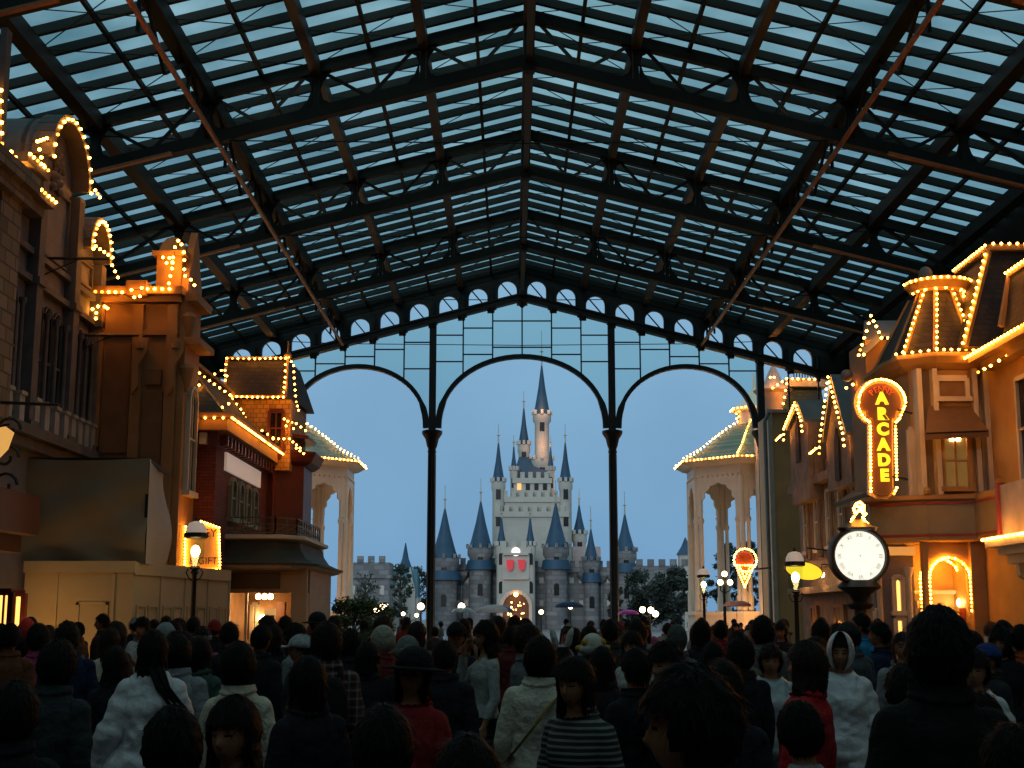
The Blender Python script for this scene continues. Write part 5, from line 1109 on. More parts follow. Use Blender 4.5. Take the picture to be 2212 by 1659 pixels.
def shell(body, pred, off, fold=.006, fs=9, name='clothing', seed=0, flare=None):
    """clothing that follows the body: the faces chosen by pred, lifted off the skin and creased"""
    vs = [v.co.copy() for v in body.vertices]; ns = [v.normal.copy() for v in body.vertices]
    keep = [p.vertices[:] for p in body.polygons if pred(p.center)]
    used = sorted({i for f in keep for i in f}); ix = {u: j for j, u in enumerate(used)}
    out = []
    for u in used:
        c, nn = vs[u], ns[u]; o_ = off(c) if callable(off) else off
        q = Vector((c.x*fs+seed, c.y*fs, c.z*fs*.7)); o_ += fold*(noise.noise(q)+.5*noise.noise(q*2.3)); p = c+nn*max(.006, o_)
        if flare: p = flare(p, c)
        out.append(p)
    me = D.meshes.new(name); me.from_pydata([tuple(v) for v in out], [], [tuple(ix[i] for i in f) for f in keep])
    me.polygons.foreach_set('use_smooth', [True]*len(me.polygons)); return me
def arms_down(bend=.05): return [(s, (s*.205, -.02, 1.09), (s*.225, bend+.02, .85), (0, .15, -1), (-s, 0, 0)) for s in (-1, 1)]
ARMS = {
 'down': arms_down(),
 'phone': [(-1, (-.23, .0, 1.11), (-.10, .24, 1.14), (.2, 1, .5), (.4, -.4, 1)), (1, (.23, .0, 1.11), (.12, .25, 1.16), (-.2, 1, .5), (-.4, -.4, 1))],
 'cheek': [(-1, (-.205, -.02, 1.09), (-.225, .08, .86), (0, .15, -1), (1, 0, 0)), (1, (.24, .14, 1.20), (.115, .17, 1.46), (-.25, -.2, 1), (-.8, -.5, 0))],
 'raise': [(-1, (-.205, -.02, 1.09), (-.225, .08, .86), (0, .15, -1), (1, 0, 0)), (1, (.25, .10, 1.16), (.20, .27, 1.36), (-.1, .2, 1), (-1, 0, 0))],
}
def onarm(c, arms, z0=None):
    """distance along each forearm: True where the point belongs to a hand"""
    for side, e, w, hd, pn in arms:
        w = Vector(w); d = Vector(hd).normalized()
        if (c-w).dot(d) > -.012 and (c-w).length < .21 and c.x*side > (-.05 if abs(w.x) < .21 else .178): return True
    return False
BOD = {}
def proto(key, arms, legs, fem):
    A = ARMS[arms]; b = make_body(A, legs, fem)
    hand_ = lambda c: onarm(c, A)
    isarm = lambda c: abs(c.x) > .185 or (c.y > .145 and c.z > .95)
    legs_ = lambda c: c.z < .98 and not hand_(c) and not (abs(c.x) > .19 and c.z > .60)
    P = {'body': b, 'arms': A}
    P['trousers'] = shell(b, lambda c: .07 < c.z and legs_(c), lambda c: .012+.02*max(0, (.5-c.z)), .008, 7, 'trousers')
    top = lambda hem, neck=1.462: (lambda c: hem < c.z < neck-.03*(1 if c.y > .03 else 0) and not hand_(c) or (c.z > neck and (abs(c.x) > .11 or c.y > .17) and c.z < 1.5 and not hand_(c)))
    P['shirt'] = shell(b, lambda c: top(.93)(c), .012, .007, 8, 'shirt')
    P['jacket'] = shell(b, lambda c: top(.80, 1.475)(c) or (c.z > 1.47 and c.z < 1.50 and abs(c.x) < .1 and c.y < .03), lambda c: .030+(.012 if c.z > 1.44 else 0)+.01*max(0, 1.0-c.z), .014, 10, 'jacket', 3)
    fl = lambda p, c: Vector((p.x*(1+.55*max(0, 1.40-c.z)), p.y*(1+.9*max(0, 1.40-c.z)), p.z))
    P['poncho'] = shell(b, lambda c: top(.78, 1.485)(c), lambda c: .04, .022, 11, 'rain_poncho', 9, fl)
    BOD[key] = P
proto('man', 'down', .0, False); proto('woman', 'down', .1, True); proto('manphone', 'phone', .3, False); proto('womanphone', 'phone', -.3, True)
proto('womancheek', 'cheek', .1, True); proto('holder', 'raise', .2, True)
# hair and hats, built round the head
def cap_mesh(name, hairline, thick, seed, long_=0, n=64, m=40, tuft=.004, part=0):
    """hair: a shell over skull and nape whose front edge follows the hairline; long_ lets it fall over the back"""
    vs = []; fs = []; ok = []
    for i in range(m+1):
        ph = math.pi/2-(math.pi*.93)*i/m
        for k in range(n):
            th = 2*math.pi*k/n; p = head_pt(th, ph); d = p.normalized()
            q = Vector((d.x*7+seed, d.y*7, d.z*4)); nz_ = noise.noise(q)+.6*noise.noise(q*2.7+Vector((3, 1, seed)))
            t = thick*(1+.35*max(0, d.z))+tuft*nz_+.004*noise.noise(Vector((math.cos(th)*22, math.sin(th)*22, seed)))
            if long_:
                dn = max(0, -d.z-.05)
                v = HC+p+Vector((d.x, d.y, 0))*t+Vector((0, 0, t*max(0, d.z)))
                if d.z < .1 and d.y < .35:
                    f = min(1, (.1-d.z)/1.0); w = .088+.03*f+.012*nz_
                    ang = th; v = HC+Vector((w*math.cos(ang)*1.0, min(.03, w*math.sin(ang)*(1.36-.35*f)+.012*f), -.02-long_*f**1.25*(1+.06*nz_)))
            else: v = HC+p+d*t
            vs.append(v)
            front = math.sin(th)
            y = d.y; lim = hairline(th, y)
            ok.append(d.z >= lim)
    for i in range(m):
        for k in range(n):
            ids = (i*n+k, i*n+(k+1) % n, (i+1)*n+(k+1) % n, (i+1)*n+k)
            if all(ok[j] for j in ids): fs.append(ids)
    # loose strands lying over the shell, so the outline is made of hair
    rs = random.Random(seed*13+5); used = sorted({j for f in fs for j in f}); V = [Vector(v) for v in vs]
    for q in range(520):
        j = rs.choice(used); p = V[j]; rel = p-HC; o_ = rel.normalized(); dn = Vector((0, 0, -1)); tg = (dn-o_*dn.dot(o_)); tg = tg.normalized() if tg.length > .05 else Vector((rs.uniform(-1, 1), rs.uniform(-1, 1), 0)).normalized()
        tg = (tg+Vector((rs.gauss(0, .35), rs.gauss(0, .35), rs.gauss(0, .1)))).normalized(); l = rs.uniform(.03, .075)*(1.3 if long_ else 1); sd = tg.cross(o_).normalized()*rs.uniform(.0012, .003); b0 = len(vs)
        lift = rs.uniform(.0, .011)*(2 if rs.random() < .1 else 1)
        for t in (0, .5, 1):
            c_ = p+o_*(.001+lift*t*(1.2-t*.5))+tg*l*t-o_*(l*l*t*t*3.0)*.35; w_ = 1-.85*t; vs += [c_-sd*w_, c_+sd*w_]
        fs += [(b0, b0+1, b0+3, b0+2), (b0+2, b0+3, b0+5, b0+4)]
    me = D.meshes.new(name); me.from_pydata([tuple(v) for v in vs], [], fs); b_ = bmesh.new(); b_.from_mesh(me)
    bmesh.ops.delete(b_, geom=[v for v in b_.verts if not v.link_faces], context='VERTS'); b_.to_mesh(me); b_.free()
    me.polygons.foreach_set('use_smooth', [True]*len(me.polygons)); me.materials.append(HAIRB); return me
def hl_short(th, y): return .50 if y > .62 else (.02+.48*(y-.1)/.52 if y > .1 else (-.05 if y > -.25 else -.62))
def hl_fringe(th, y): return .30 if y > .45 else (-.45 if y > .05 else -.85)
def hl_bob(th, y): return .33 if y > .55 else (-.80 if y > .1 else -.98)
HAIR = {'short': cap_mesh('hair', hl_short, .019, 1), 'crop': cap_mesh('hair', hl_short, .012, 4, tuft=.003), 'messy': cap_mesh('hair', hl_fringe, .026, 7, tuft=.014),
        'bob': cap_mesh('hair', hl_bob, .026, 2, long_=.15), 'long': cap_mesh('hair', hl_bob, .022, 5, long_=.36), 'full': cap_mesh('hair', hl_fringe, .030, 11, tuft=.008)}
def hat_mesh(kind):
    mb = MB(); c = HC
    def dome(r, z0, z1, rx=1, ry=1, n=24, sq=1.0, rim=None):
        mb.ring([[c+Vector((r*rx*math.cos(2*math.pi*k/n)*math.cos(t), r*ry*1.18*math.sin(2*math.pi*k/n)*math.cos(t), z0+(z1-z0)*math.sin(t)**sq)) for k in range(n)] for t in [math.pi/2*i/8*.99 for i in range(9)]])
    if kind == 'cap':
        dome(.103, .03, .145); mb.ring([[c+Vector((.08*math.cos(a), .105+s*math.sin(a)*.085-.01, .035-.0*s-.012*math.cos(a)**2)) for a in [math.pi*i/12 for i in range(13)]] for s in (0, 1)], False)
        mb.add([c+Vector((.082*math.cos(a), .085+.095*math.sin(a), .028-.02*math.sin(a))) for a in [math.pi*i/12 for i in range(13)]]+[c+Vector((.085*math.cos(a), .09+.1*math.sin(a), .040-.02*math.sin(a))) for a in [math.pi*i/12 for i in range(13)]], [tuple(range(13)), tuple(range(13, 26))]+[(i, i+1, i+14, i+13) for i in range(12)])
    elif kind == 'beanie':
        dome(.106, -.005, .155, sq=.9); mb.ring([[c+Vector((r*math.cos(2*math.pi*k/24), r*1.16*math.sin(2*math.pi*k/24), z)) for k in range(24)] for r, z in ((.105, -.01), (.112, .0), (.112, .04), (.105, .05))], False)
    elif kind == 'brim':
        dome(.104, .03, .16, sq=.7); mb.ring([[c+Vector((r*math.cos(2*math.pi*k/28), r*1.15*math.sin(2*math.pi*k/28), z)) for k in range(28)] for r, z in ((.1, .04), (.17, .03), (.172, .038), (.1, .05))], False)
    elif kind == 'plush':
        dome(.118, -.01, .17, sq=.8); mb.ring([[c+Vector((r*math.cos(2*math.pi*k/24), r*1.12*math.sin(2*math.pi*k/24), z)) for k in range(24)] for r, z in ((.112, -.02), (.135, .0), (.135, .04), (.115, .06))], False)
    elif kind == 'hood':
        for off, fl in ((.034, 0), (.026, 1)):
            rings = [[HC+head_pt(th, math.pi/2-math.pi*.86*i/14)*(1.0+off/.09)+Vector((0, -.006, .008)) for th in [math.radians(128)+math.radians(284)*k/26 for k in range(27)]] for i in range(1, 15)]
            n_ = 27; vs = [v for r_ in rings for v in r_]; mb.add(vs, [(i*n_+k, i*n_+k+1, (i+1)*n_+k+1, (i+1)*n_+k) for i in range(13) for k in range(n_-1)])
            mb.add([HC+head_pt(th, math.pi/2-math.pi*.86*1/14)*(1.0+off/.09)+Vector((0, -.006, .008)) for th in [2*math.pi*k/26 for k in range(26)]], [tuple(range(26))])
    elif kind == 'scarf':
        rings = [[HC+head_pt(th, math.pi/2-math.pi*.95*i/16)*(1.30)+Vector((0, -.004, 0)) for th in [math.radians(122)+math.radians(296)*k/26 for k in range(27)]] for i in range(0, 17)]
        n_ = 27; vs = [v for r_ in rings for v in r_]; mb.add(vs, [(i*n_+k, i*n_+k+1, (i+1)*n_+k+1, (i+1)*n_+k) for i in range(16) for k in range(n_-1)])
        mb.lathe([(.085, -.16), (.10, -.13), (.09, -.09)], HC+Vector((0, 0, -.005)), 20)
    elif kind == 'ears':
        mb.tube([c+Vector((.104*math.cos(a), 0, .142*math.sin(a)+.014)) for a in [math.pi*i/14 for i in range(15)]], .011, 8)
        for sx in (-1, 1): mb.tube([c+Vector((sx*.04, 0, .13)), c+Vector((sx*.055, -.01, .19)), c+Vector((sx*.075, -.02, .27)), c+Vector((sx*.09, -.02, .31))], [.018, .03, .026, .008], 10)
    me = D.meshes.new(kind); me.from_pydata([tuple(v) for v in mb.v], [], mb.f)
    b_ = bmesh.new(); b_.from_mesh(me); bmesh.ops.recalc_face_normals(b_, faces=b_.faces); b_.to_mesh(me); b_.free()
    me.polygons.foreach_set('use_smooth', [True]*len(me.polygons)); return me
HATS = {}
HNAME = {'cap': 'cap', 'beanie': 'knit_cap', 'brim': 'brimmed_hat', 'plush': 'plush_hat', 'hood': 'hood', 'scarf': 'headscarf', 'ears': 'ear_headband'}
def cloth(c, nm=None, **k):
    n = nm or 'cloth_%02d_%02d_%02d' % tuple(int(x*99) for x in c)
    return mat(n, c, .85, 0, .12, 4, bump=.6, bs=24, spec=.2, **k)
def child(me, nm, par, m):
    if not me.materials: me.materials.append(m)
    o = D.objects.new(nm, me); C.objects.link(o); o.parent = par; o.material_slots[0].link = 'OBJECT'; o.material_slots[0].material = m; return o
def person(x, ytop, Y, face, label, kind='man', top=(.03, .03, .035), garment='jacket', hair='short', hm=None, hat=None, hatc=(.5, .5, .5), low=(.015, .015, .02), tm=None, grp=None, hh=None, skirt=False, tilt=0):
    """x = picture column of the head, ytop its top, Y its distance; face = heading in degrees (0 walks away, 180 faces the camera, 90 faces left)"""
    hx = {'beanie': .04, 'cap': .035, 'brim': .045, 'plush': .055, 'hood': .03}.get(hat, .02)
    tp = PY(x, ytop, Y); s = tp.z/(1.72+hx); s = max(.5, min(1.12, s))
    P = BOD[kind]; r_ = thing('person', (tp.x, Y, 0), label, 'person', grp)
    ORI.pop(r_.name, None)
    r_.rotation_euler = (R(tilt+RB.uniform(-3, 4)), R(RB.uniform(-3.5, 3.5)), R(face+RB.uniform(-8, 8))); hv = r_.rotation_euler.to_matrix() @ Vector((0, 0, 1.6*s)); r_.location.x -= hv.x; r_.location.y -= hv.y; r_.scale = (s, s, s)
    b = D.objects.new('body', P['body']); C.objects.link(b); b.parent = r_
    gm = tm or cloth(top)
    g = P['poncho' if garment == 'poncho' else garment]
    child(g, {'poncho': 'rain_poncho'}.get(garment, garment), r_, gm)
    child(P['trousers'], 'trousers', r_, cloth(low))
    if hair and hat != 'scarf': child(HAIR[hair], 'hair', r_, hm or HAIRB)
    if hat:
        if hat not in HATS: HATS[hat] = hat_mesh(hat)
        child(HATS[hat], HNAME[hat], r_, cloth(hatc) if isinstance(hatc, tuple) else hatc)
    return r_
def local_mb(o, mb, nm, m):
    me = D.meshes.new(nm); me.from_pydata([tuple(v) for v in mb.v], [], mb.f); b_ = bmesh.new(); b_.from_mesh(me)
    bmesh.ops.recalc_face_normals(b_, faces=b_.faces); b_.to_mesh(me); b_.free(); me.materials.append(m); me.polygons.foreach_set('use_smooth', [True]*len(me.polygons))
    q = D.objects.new(nm, me); C.objects.link(q); q.parent = o; return q
# ---------------------------------------------------------------- the people one can tell apart
WHT = (.74, .70, .67); CRM = (.72, .62, .46); BLK = (.012, .012, .014); DGR = (.03, .032, .034); NVY = (.012, .02, .05); GRY = (.20, .20, .20)
PLAID = mat('red_plaid_flannel', (.055, .012, .01), .9, kind='plaid', col2=(.22, .18, .16), p=.055)
STRP = mat('striped_knit', (.02, .02, .02), .9, kind='stripe', col2=(.22, .21, .19), p=.03)
TWEED = mat('brown_check_scarf', (.05, .04, .02), .9, kind='plaid', col2=(.16, .13, .08), p=.03)
RAINC = mat('clear_raincoat', (.42, .45, .46), .25, 0, .1, 5, bump=.6, bs=9, spec=.6)
WP = mat('white_rain_poncho', (.76, .72, .72), .35, 0, .06, 5, bump=.5, bs=18)
TOY = mat('plush_white_and_yellow', (.5, .45, .36), .9, 0, .3, 9)
person(22, 1347, 11.9, 5, 'person in rust brown jacket at the far left edge', 'man', (.16, .05, .02))
person(58, 1338, 16, 20, 'person wearing a bright red hood near the left edge', 'woman', (.55, .03, .03), 'jacket', None, hat='hood', hatc=(.75, .04, .03))
person(84, 1350, 12.6, 0, 'black-haired person in pink jacket in front of the red hood', 'woman', (.45, .07, .16), hair='full')
person(146, 1347, 14, 10, 'person in pale grey cap and scarf near the hoarding', 'womanphone', (.10, .10, .10), hair='bob', hat='cap', hatc=(.45, .44, .43))
person(224, 1325, 20, 95, 'short-haired man in profile against the cream hoarding door', 'man', (.06, .03, .02), hair='crop')
person(238, 1356, 13, 0, 'woman with long brown hair and cream top before the hoarding', 'woman', CRM, 'shirt', 'long', HAIRD)
person(309, 1334, 18, 170, 'smiling woman in white jacket facing the viewer by the hoarding', 'womanphone', WHT, hair='messy')
person(334, 1338, 19, 10, 'dark-haired person just behind the smiling woman in white', 'man', BLK)
person(388, 1337, 20, 120, 'laughing short-haired person left of the street lamp post', 'woman', (.05, .02, .02), hair='messy', hm=HAIRD)
person(418, 1333, 19, 0, 'black-haired person directly under the left street lamp', 'man', BLK)
person(124, 1386, 7.2, -5, 'broad person in dark slate jacket seen from behind at left', 'man', (.035, .042, .045), hair='full')
person(332, 1362, 8.4, 8, 'woman in white rain poncho with long windblown black hair', 'woman', WHT, 'poncho', 'long', tm=WP)
person(382, 1372, 9.4, 0, 'person in pale grey hoodie behind the white poncho', 'man', (.28, .28, .29), hair='full')
person(430, 1377, 10.5, -10, 'person with grey hood down beside the cream sweater', 'woman', (.06, .10, .08), hair='bob')
person(516, 1392, 7.6, 0, 'person in cream sweater seen from behind, left of centre', 'woman', CRM, 'jacket', 'full')
person(497, 1344, 13.2, 10, 'dark-haired person standing before the shop doorway', 'man', BLK)
person(464, 1337, 20, 0, 'person in dull red knit cap near the left street lamp', 'man', BLK, hat='beanie', hatc=(.35, .02, .02))
person(377, 1536, 4.2, 25, 'black-haired person low in front, warm cheek turned left', 'man', BLK, hair='full', hh=1)
person(512, 1508, 4.5, 158, 'dark-haired person facing back toward the viewer below the cream sweater', 'woman', (.10, .03, .015), 'jacket', 'bob')
person(706, 1349, 9.0, 5, 'person in dark red plaid shirt, tall black hair', 'man', hair='full', tm=PLAID)
person(687, 1320, 16, 30, 'man in wide black hat before the shop corner', 'man', BLK, hat='brim', hatc=(.01, .01, .01))
person(655, 1366, 11, 85, 'person in white peaked cap looking left', 'man', (.05, .05, .05), hat='cap', hatc=(.55, .54, .53))
person(564, 1349, 12, -12, 'dark-haired person between cream sweater and white cap', 'man', BLK)
person(592, 1352, 13.5, 15, 'woman with long black hair left of the white cap', 'woman', BLK, hair='long')
person(617, 1331, 17, 0, 'black-haired man before the lit display cabinet', 'man', BLK)
person(829, 1353, 12, 70, 'woman in beige headscarf and dark red coat facing left', 'woman', (.16, .02, .02), hair=None, hat='scarf', hatc=(.36, .31, .24))
person(880, 1370, 10, 0, 'person in grey knit cap left of centre', 'woman', BLK, hat='beanie', hatc=(.20, .20, .19))
person(896, 1392, 6.8, 168, 'woman in dark brimmed hat and red top facing the viewer', 'woman', (.30, .02, .02), 'jacket', 'long', hat='brim', hatc=(.01, .01, .012))
person(794, 1388, 10, 0, 'person with long black hair between plaid shirt and headscarf', 'woman', BLK, hair='long')
person(758, 1362, 12, 15, 'dark-haired person in front of the leafy green bush', 'man', BLK, hair='messy')
person(987, 1341, 13, 176, 'man in black cap and long black coat facing the viewer', 'man', BLK, hat='cap', hatc=(.01, .01, .01))
person(1053, 1342, 11.8, 115, 'woman in white sweater with her hand raised to her cheek', 'womancheek', (.42, .41, .38), 'shirt', 'bob', low=BLK)
person(1151, 1356, 12.5, 5, 'person in cream plush hat with orange patches', 'woman', (.12, .03, .02), hair='full', hat='plush', hatc=TOY)
person(1165, 1380, 8.3, -4, 'tall black-haired man in cream shirt with mustard sash', 'man', (.70, .62, .50), 'jacket', 'full')
person(1214, 1402, 10, 0, 'person wearing white rabbit-ear headband', 'woman', BLK, hair='bob', hat='ears', hatc=(.6, .57, .52))
person(1281, 1366, 11.6, 0, 'long-haired person in white plush hat with yellow ears', 'woman', BLK, hair='long', hat='plush', hatc=TOY)
person(1246, 1420, 6.3, 142, 'long-haired woman in striped top looking left', 'woman', hair='long', tm=STRP)
person(829, 1536, 4.1, 0, 'black rounded head low in front, left of centre', 'woman', BLK, 'jacket', 'full')
person(1104, 1352, 15, 10, 'person in dark red stripes behind the white sweater', 'man', (.12, .02, .02))
person(1318, 1339, 14, 0, 'short-haired man in dark coat right of the plush hats', 'man', DGR)
person(1367, 1365, 12, 150, 'woman in white-sleeved top under the magenta umbrella', 'woman', WHT, 'shirt', 'bob')
person(1378, 1446, 10.5, 175, 'small child in black hooded coat facing the viewer', 'man', BLK, 'jacket', 'messy', hat='hood', hatc=(.015, .015, .015))
person(1442, 1388, 7.6, 135, 'person with short black hair glancing left, right of centre', 'man', BLK, hair='messy')
person(1462, 1352, 13, 0, 'person in grey hood under the broad dark tree', 'woman', (.10, .10, .11), hair=None, hat='hood', hatc=(.07, .07, .07))
person(1500, 1452, 3.1, 78, 'very close black-haired man in profile, warm-lit face turned left', 'man', BLK, 'jacket', 'full')
person(1663, 1393, 10.2, 172, 'young person in clear raincoat facing the viewer', 'woman', hair='messy', tm=RAINC, hm=HAIRD, garment='poncho')
person(1648, 1334, 12.4, 5, 'tall man with grey hooded top beside the tan wall', 'man', (.20, .19, .17), hair='full')
person(1745, 1386, 7.1, 60, 'person in bright red jacket with blurred brown hair', 'woman', (.45, .015, .02), hair='bob', hm=HAIRD)
person(1814, 1369, 9.6, 170, 'person with pale poncho hood up below the clock', 'man', hat='hood', hatc=WP, tm=WP, garment='poncho', hair='crop')
person(1949, 1363, 11, 178, 'man in light grey jacket left of the tallest dark head', 'man', (.30, .29, .29), hair='crop')
person(2026, 1320, 4.6, -6, 'big broad man in black, tallest dark head at right', 'man', (.008, .008, .009), hair='full')
person(2104, 1406, 8.4, 150, 'person in white rain jacket with scarf at right', 'woman', hair='messy', tm=WP, garment='poncho', hm=HAIRD)
person(2134, 1386, 10.2, 100, 'person in royal blue cap at right', 'man', DGR, hat='cap', hatc=(.03, .07, .28))
person(2160, 1354, 12, 140, 'woman with dark hood near the bracketed shopfront', 'woman', BLK, hair='bob', hat='hood', hatc=(.02, .02, .02))
person(1730, 1522, 5.4, 20, 'person in white t-shirt bowing a black-haired head', 'man', (.44, .42, .40), 'shirt', 'full', tilt=0)
person(2121, 1502, 5.8, 0, 'small black-haired child before the white rain jacket', 'woman', BLK, hair='full')
person(1863, 1323, 14.5, 60, 'man in bright blue jacket under the street clock', 'man', (.02, .22, .42), hair='crop')
person(1902, 1343, 13, 70, 'man in navy coat right of the blue jacket', 'man', NVY)
person(1834, 1341, 11.8, 30, 'person in slate coat between poncho hood and blue jacket', 'man', (.07, .08, .09), hat='cap', hatc=(.03, .03, .03))
person(2205, 1350, 12, 0, 'person in orange jacket at the far right edge', 'man', (.55, .10, .02))
person(1773, 1341, 15, 0, 'black-haired person before the curtained shop windows', 'man', BLK, hair='messy')
person(1556, 1340, 16.5, 0, 'person in crimson coat before the cone sign pavilion', 'man', (.30, .01, .02), hair='short')
person(2186, 1575, 4.0, 10, 'dark head low at the right corner', 'man', BLK, 'jacket', 'full')
person(1010, 1600, 3.6, 0, 'dark head just cutting the bottom centre edge', 'woman', (.10, .06, .09), 'jacket', 'full')
person(1300, 1398, 8.9, -12, 'tall dark-haired woman in black below the yellow-eared plush hat', 'woman', BLK, hair='long')
person(1600, 1378, 9.5, 10, 'dark person left of the clear raincoat', 'man', BLK, hair='messy')
person(668, 1420, 6.6, 25, 'dark shape of a person below the plaid shirt', 'woman', BLK, hair='long')
person(250, 1400, 9.5, 12, 'dark-haired person in black below the long brown hair', 'woman', BLK, hair='bob')
person(1375, 1402, 7.8, 25, 'black-haired person in black over the hooded child', 'man', BLK)
person(1560, 1430, 6.0, -15, 'dark-coated person between the close profile and clear raincoat', 'woman', BLK, hair='bob')
person(1960, 1440, 6.2, 15, 'dark-haired person under the light grey jacket', 'woman', BLK, hair='full')
person(960, 1385, 9.4, -8, 'dark-haired person below the long black coat', 'man', BLK, hair='short')
person(30, 1480, 5.2, 5, 'dark figure low at the left edge', 'man', BLK, hair='full')
person(1080, 1430, 7.3, 12, 'dark-haired person beside the sash, lower centre', 'woman', BLK, hair='bob') if False else None
# things they wear or carry
def at_person(nm): return [o for o in D.objects if o.get('label', '').startswith(nm)][0]
def bag(pl, label, col, sz=(.15, .09, .22), z=1.18, y=-.20):
    o = at_person(pl); s = o.scale.x; b = thing('backpack', o.location, label, 'backpack'); ORI.pop(b.name, None); b.rotation_euler = o.rotation_euler; b.scale = o.scale
    mb = MB(); rings = []
    for t in [i/8 for i in range(9)]:
        zz = z-sz[2]+2*sz[2]*t; k = 1-.35*abs(2*t-1)**3; rings.append([(sz[0]*k*math.copysign(abs(math.cos(a))**.6, math.cos(a)), y+sz[1]*k*math.copysign(abs(math.sin(a))**.6, math.sin(a)), zz) for a in [2*math.pi*i/20 for i in range(20)]])
    mb.ring(rings); local_mb(b, mb, 'pack', cloth(col))
    for sx in (-1, 1):
        mb = MB(); pts = [(sx*.09, y+.07, z+.17), (sx*.10, -.10, 1.43), (sx*.105, .0, 1.455), (sx*.11, .10, 1.41), (sx*.12, .155, 1.28), (sx*.13, .10, 1.10), (sx*.12, y+.09, 1.02)]; mb.tube(pts, .018, 6); local_mb(b, mb, 'strap', cloth(col))
    mb = MB(); mb.tube([(-.03, y, z+.2), (0, y, z+.25), (.03, y, z+.2)], .008, 5); local_mb(b, mb, 'handle', cloth(col))
bag('person in dark red plaid', 'black backpack worn over the dark red plaid shirt', (.008, .008, .01))
bag('black-haired person in pink', 'pink backpack on the person in the pink jacket', (.42, .08, .18), (.12, .07, .18))
bag('tall man with grey hooded', 'grey backpack on the tall man beside the tan wall', (.10, .10, .10), (.13, .08, .2))
o = at_person('tall black-haired man in cream'); mb = MB()
sh_ = [(.165, .02, 1.415), (.14, -.08, 1.395), (.09, -.152, 1.33), (.02, -.168, 1.22), (-.06, -.158, 1.11), (-.13, -.125, 1.02), (-.175, -.06, .96)]
mb.ring([[Vector(p)+Vector((-.026, 0, -.022)), Vector(p)+Vector((.026, 0, .022)), Vector(p)+Vector((.026, -.012, .022)), Vector(p)+Vector((-.026, -.012, -.022))] for p in sh_]); local_mb(o, mb, 'sash', cloth((.28, .16, .03)))
for nm, col in (('person in cream plush hat', (.5, .2, .03)), ('long-haired person in white plush', (.55, .34, .05))):
    o = at_person(nm)
    for sx in (-1, 1):
        mb = MB(); mb.ball(HC+Vector((sx*.075, -.06, .085)), .04, 10, 6); local_mb(o, mb, 'hat_patch', cloth(col))
        mb = MB(); mb.tube([HC+Vector((sx*.12, 0, .03)), HC+Vector((sx*.16, -.01, .035))], [.035, .02], 8); local_mb(o, mb, 'hat_ear', cloth(col))
# strands blown sideways on the poncho woman
o = at_person('woman in white rain poncho'); rnd = random.Random(3)
for i in range(9):
    mb = MB(); x0 = rnd.uniform(-.04, .08); mb.tube([(x0, -.10, 1.52), (x0+.05, -.16, 1.40), (x0+.13+rnd.random()*.05, -.19, 1.28), (x0+.2+rnd.random()*.1, -.2, 1.16-rnd.random()*.12)], [.016, .012, .008, .002], 5); local_mb(o, mb, 'hair_strand', HAIRB)
# ---------------------------------------------------------------- umbrellas and the people who hold them
def umbrella(x, yt, Y, w, label, plabel, cols, top=(.03, .03, .03)):
    tp = PY(x, yt-12, Y); r_ = w*Y/F/2*1.1; z0 = tp.z-r_*.42
    h = min(1.72, z0-.05); p = person(x-w*.12, 1335+(CZ-h)*F/Y, Y, 20, plabel, 'holder', top)
    u = thing('umbrella', (tp.x, Y, 0), label, 'umbrella'); c = Vector((tp.x, Y, z0)); n = 8
    for j in range(n):
        mb = MB(); rows = []
        for t in [i/5 for i in range(6)]:
            rr = r_*math.sin(t*math.pi/2); zz = r_*.42*math.cos(t*math.pi/2); row = []
            for q in (0, .5, 1):
                a = 2*math.pi*(j+q)/n; rs = rr*(1-.05*t*(1 if q == .5 else 0)); row.append(c+Vector((rs*math.cos(a), rs*math.sin(a), zz)))
            rows.append(row)
        vs = [v for row in rows for v in row]; mb.add(vs, [(i*3+k, i*3+k+1, i*3+k+4, i*3+k+3) for i in range(5) for k in range(2)])
        mb.build('canopy_panel', cols[j % len(cols)], u, True)
    mb = MB(); mb.tube([c+Vector((0, 0, r_*.42+.07)), c+Vector((-.02, 0, -.35)), c+Vector((-.04, 0, -.62))], .008, 6); mb.build('shaft', STEELL, u)
    mb = MB(); mb.tube([c+Vector((-.04, 0, -.60)), c+Vector((-.045, 0, -.70)), c+Vector((-.01, 0, -.74)), c+Vector((.02, 0, -.70))], .014, 7); mb.build('handle', IRON, u)
CLR = glassmat('clear_vinyl', (.75, .78, .82), .35, .25)
um = lambda n, c: mat(n, c, .6, 0, .1, 3)
umbrella(1000, 1324, 52, 46, 'clear umbrella left of the castle gate', 'person under the clear umbrella', [CLR, um('white_umbrella_cloth', (.6, .62, .65))])
umbrella(1070, 1318, 42, 74, 'white and blue panelled umbrella before the castle gate', 'person under the white and blue umbrella', [um('blue_umbrella_cloth', (.03, .15, .5))]+[um('white_umbrella_cloth', (.7, .72, .75))]*6+[um('blue_umbrella_cloth', (.03, .15, .5))])
umbrella(1230, 1311, 47, 56, 'navy blue umbrella right of the castle gate', 'person under the navy umbrella', [um('navy_umbrella_cloth', (.01, .035, .14))])
umbrella(1357, 1329, 64, 42, 'magenta umbrella beside the right middle screen column', 'person under the magenta umbrella', [um('magenta_umbrella_cloth', (.6, .03, .35))])
umbrella(1592, 1309, 48, 56, 'salmon pink umbrella before the right pavilion', 'person under the salmon pink umbrella', [um('salmon_umbrella_cloth', (.55, .22, .20))])
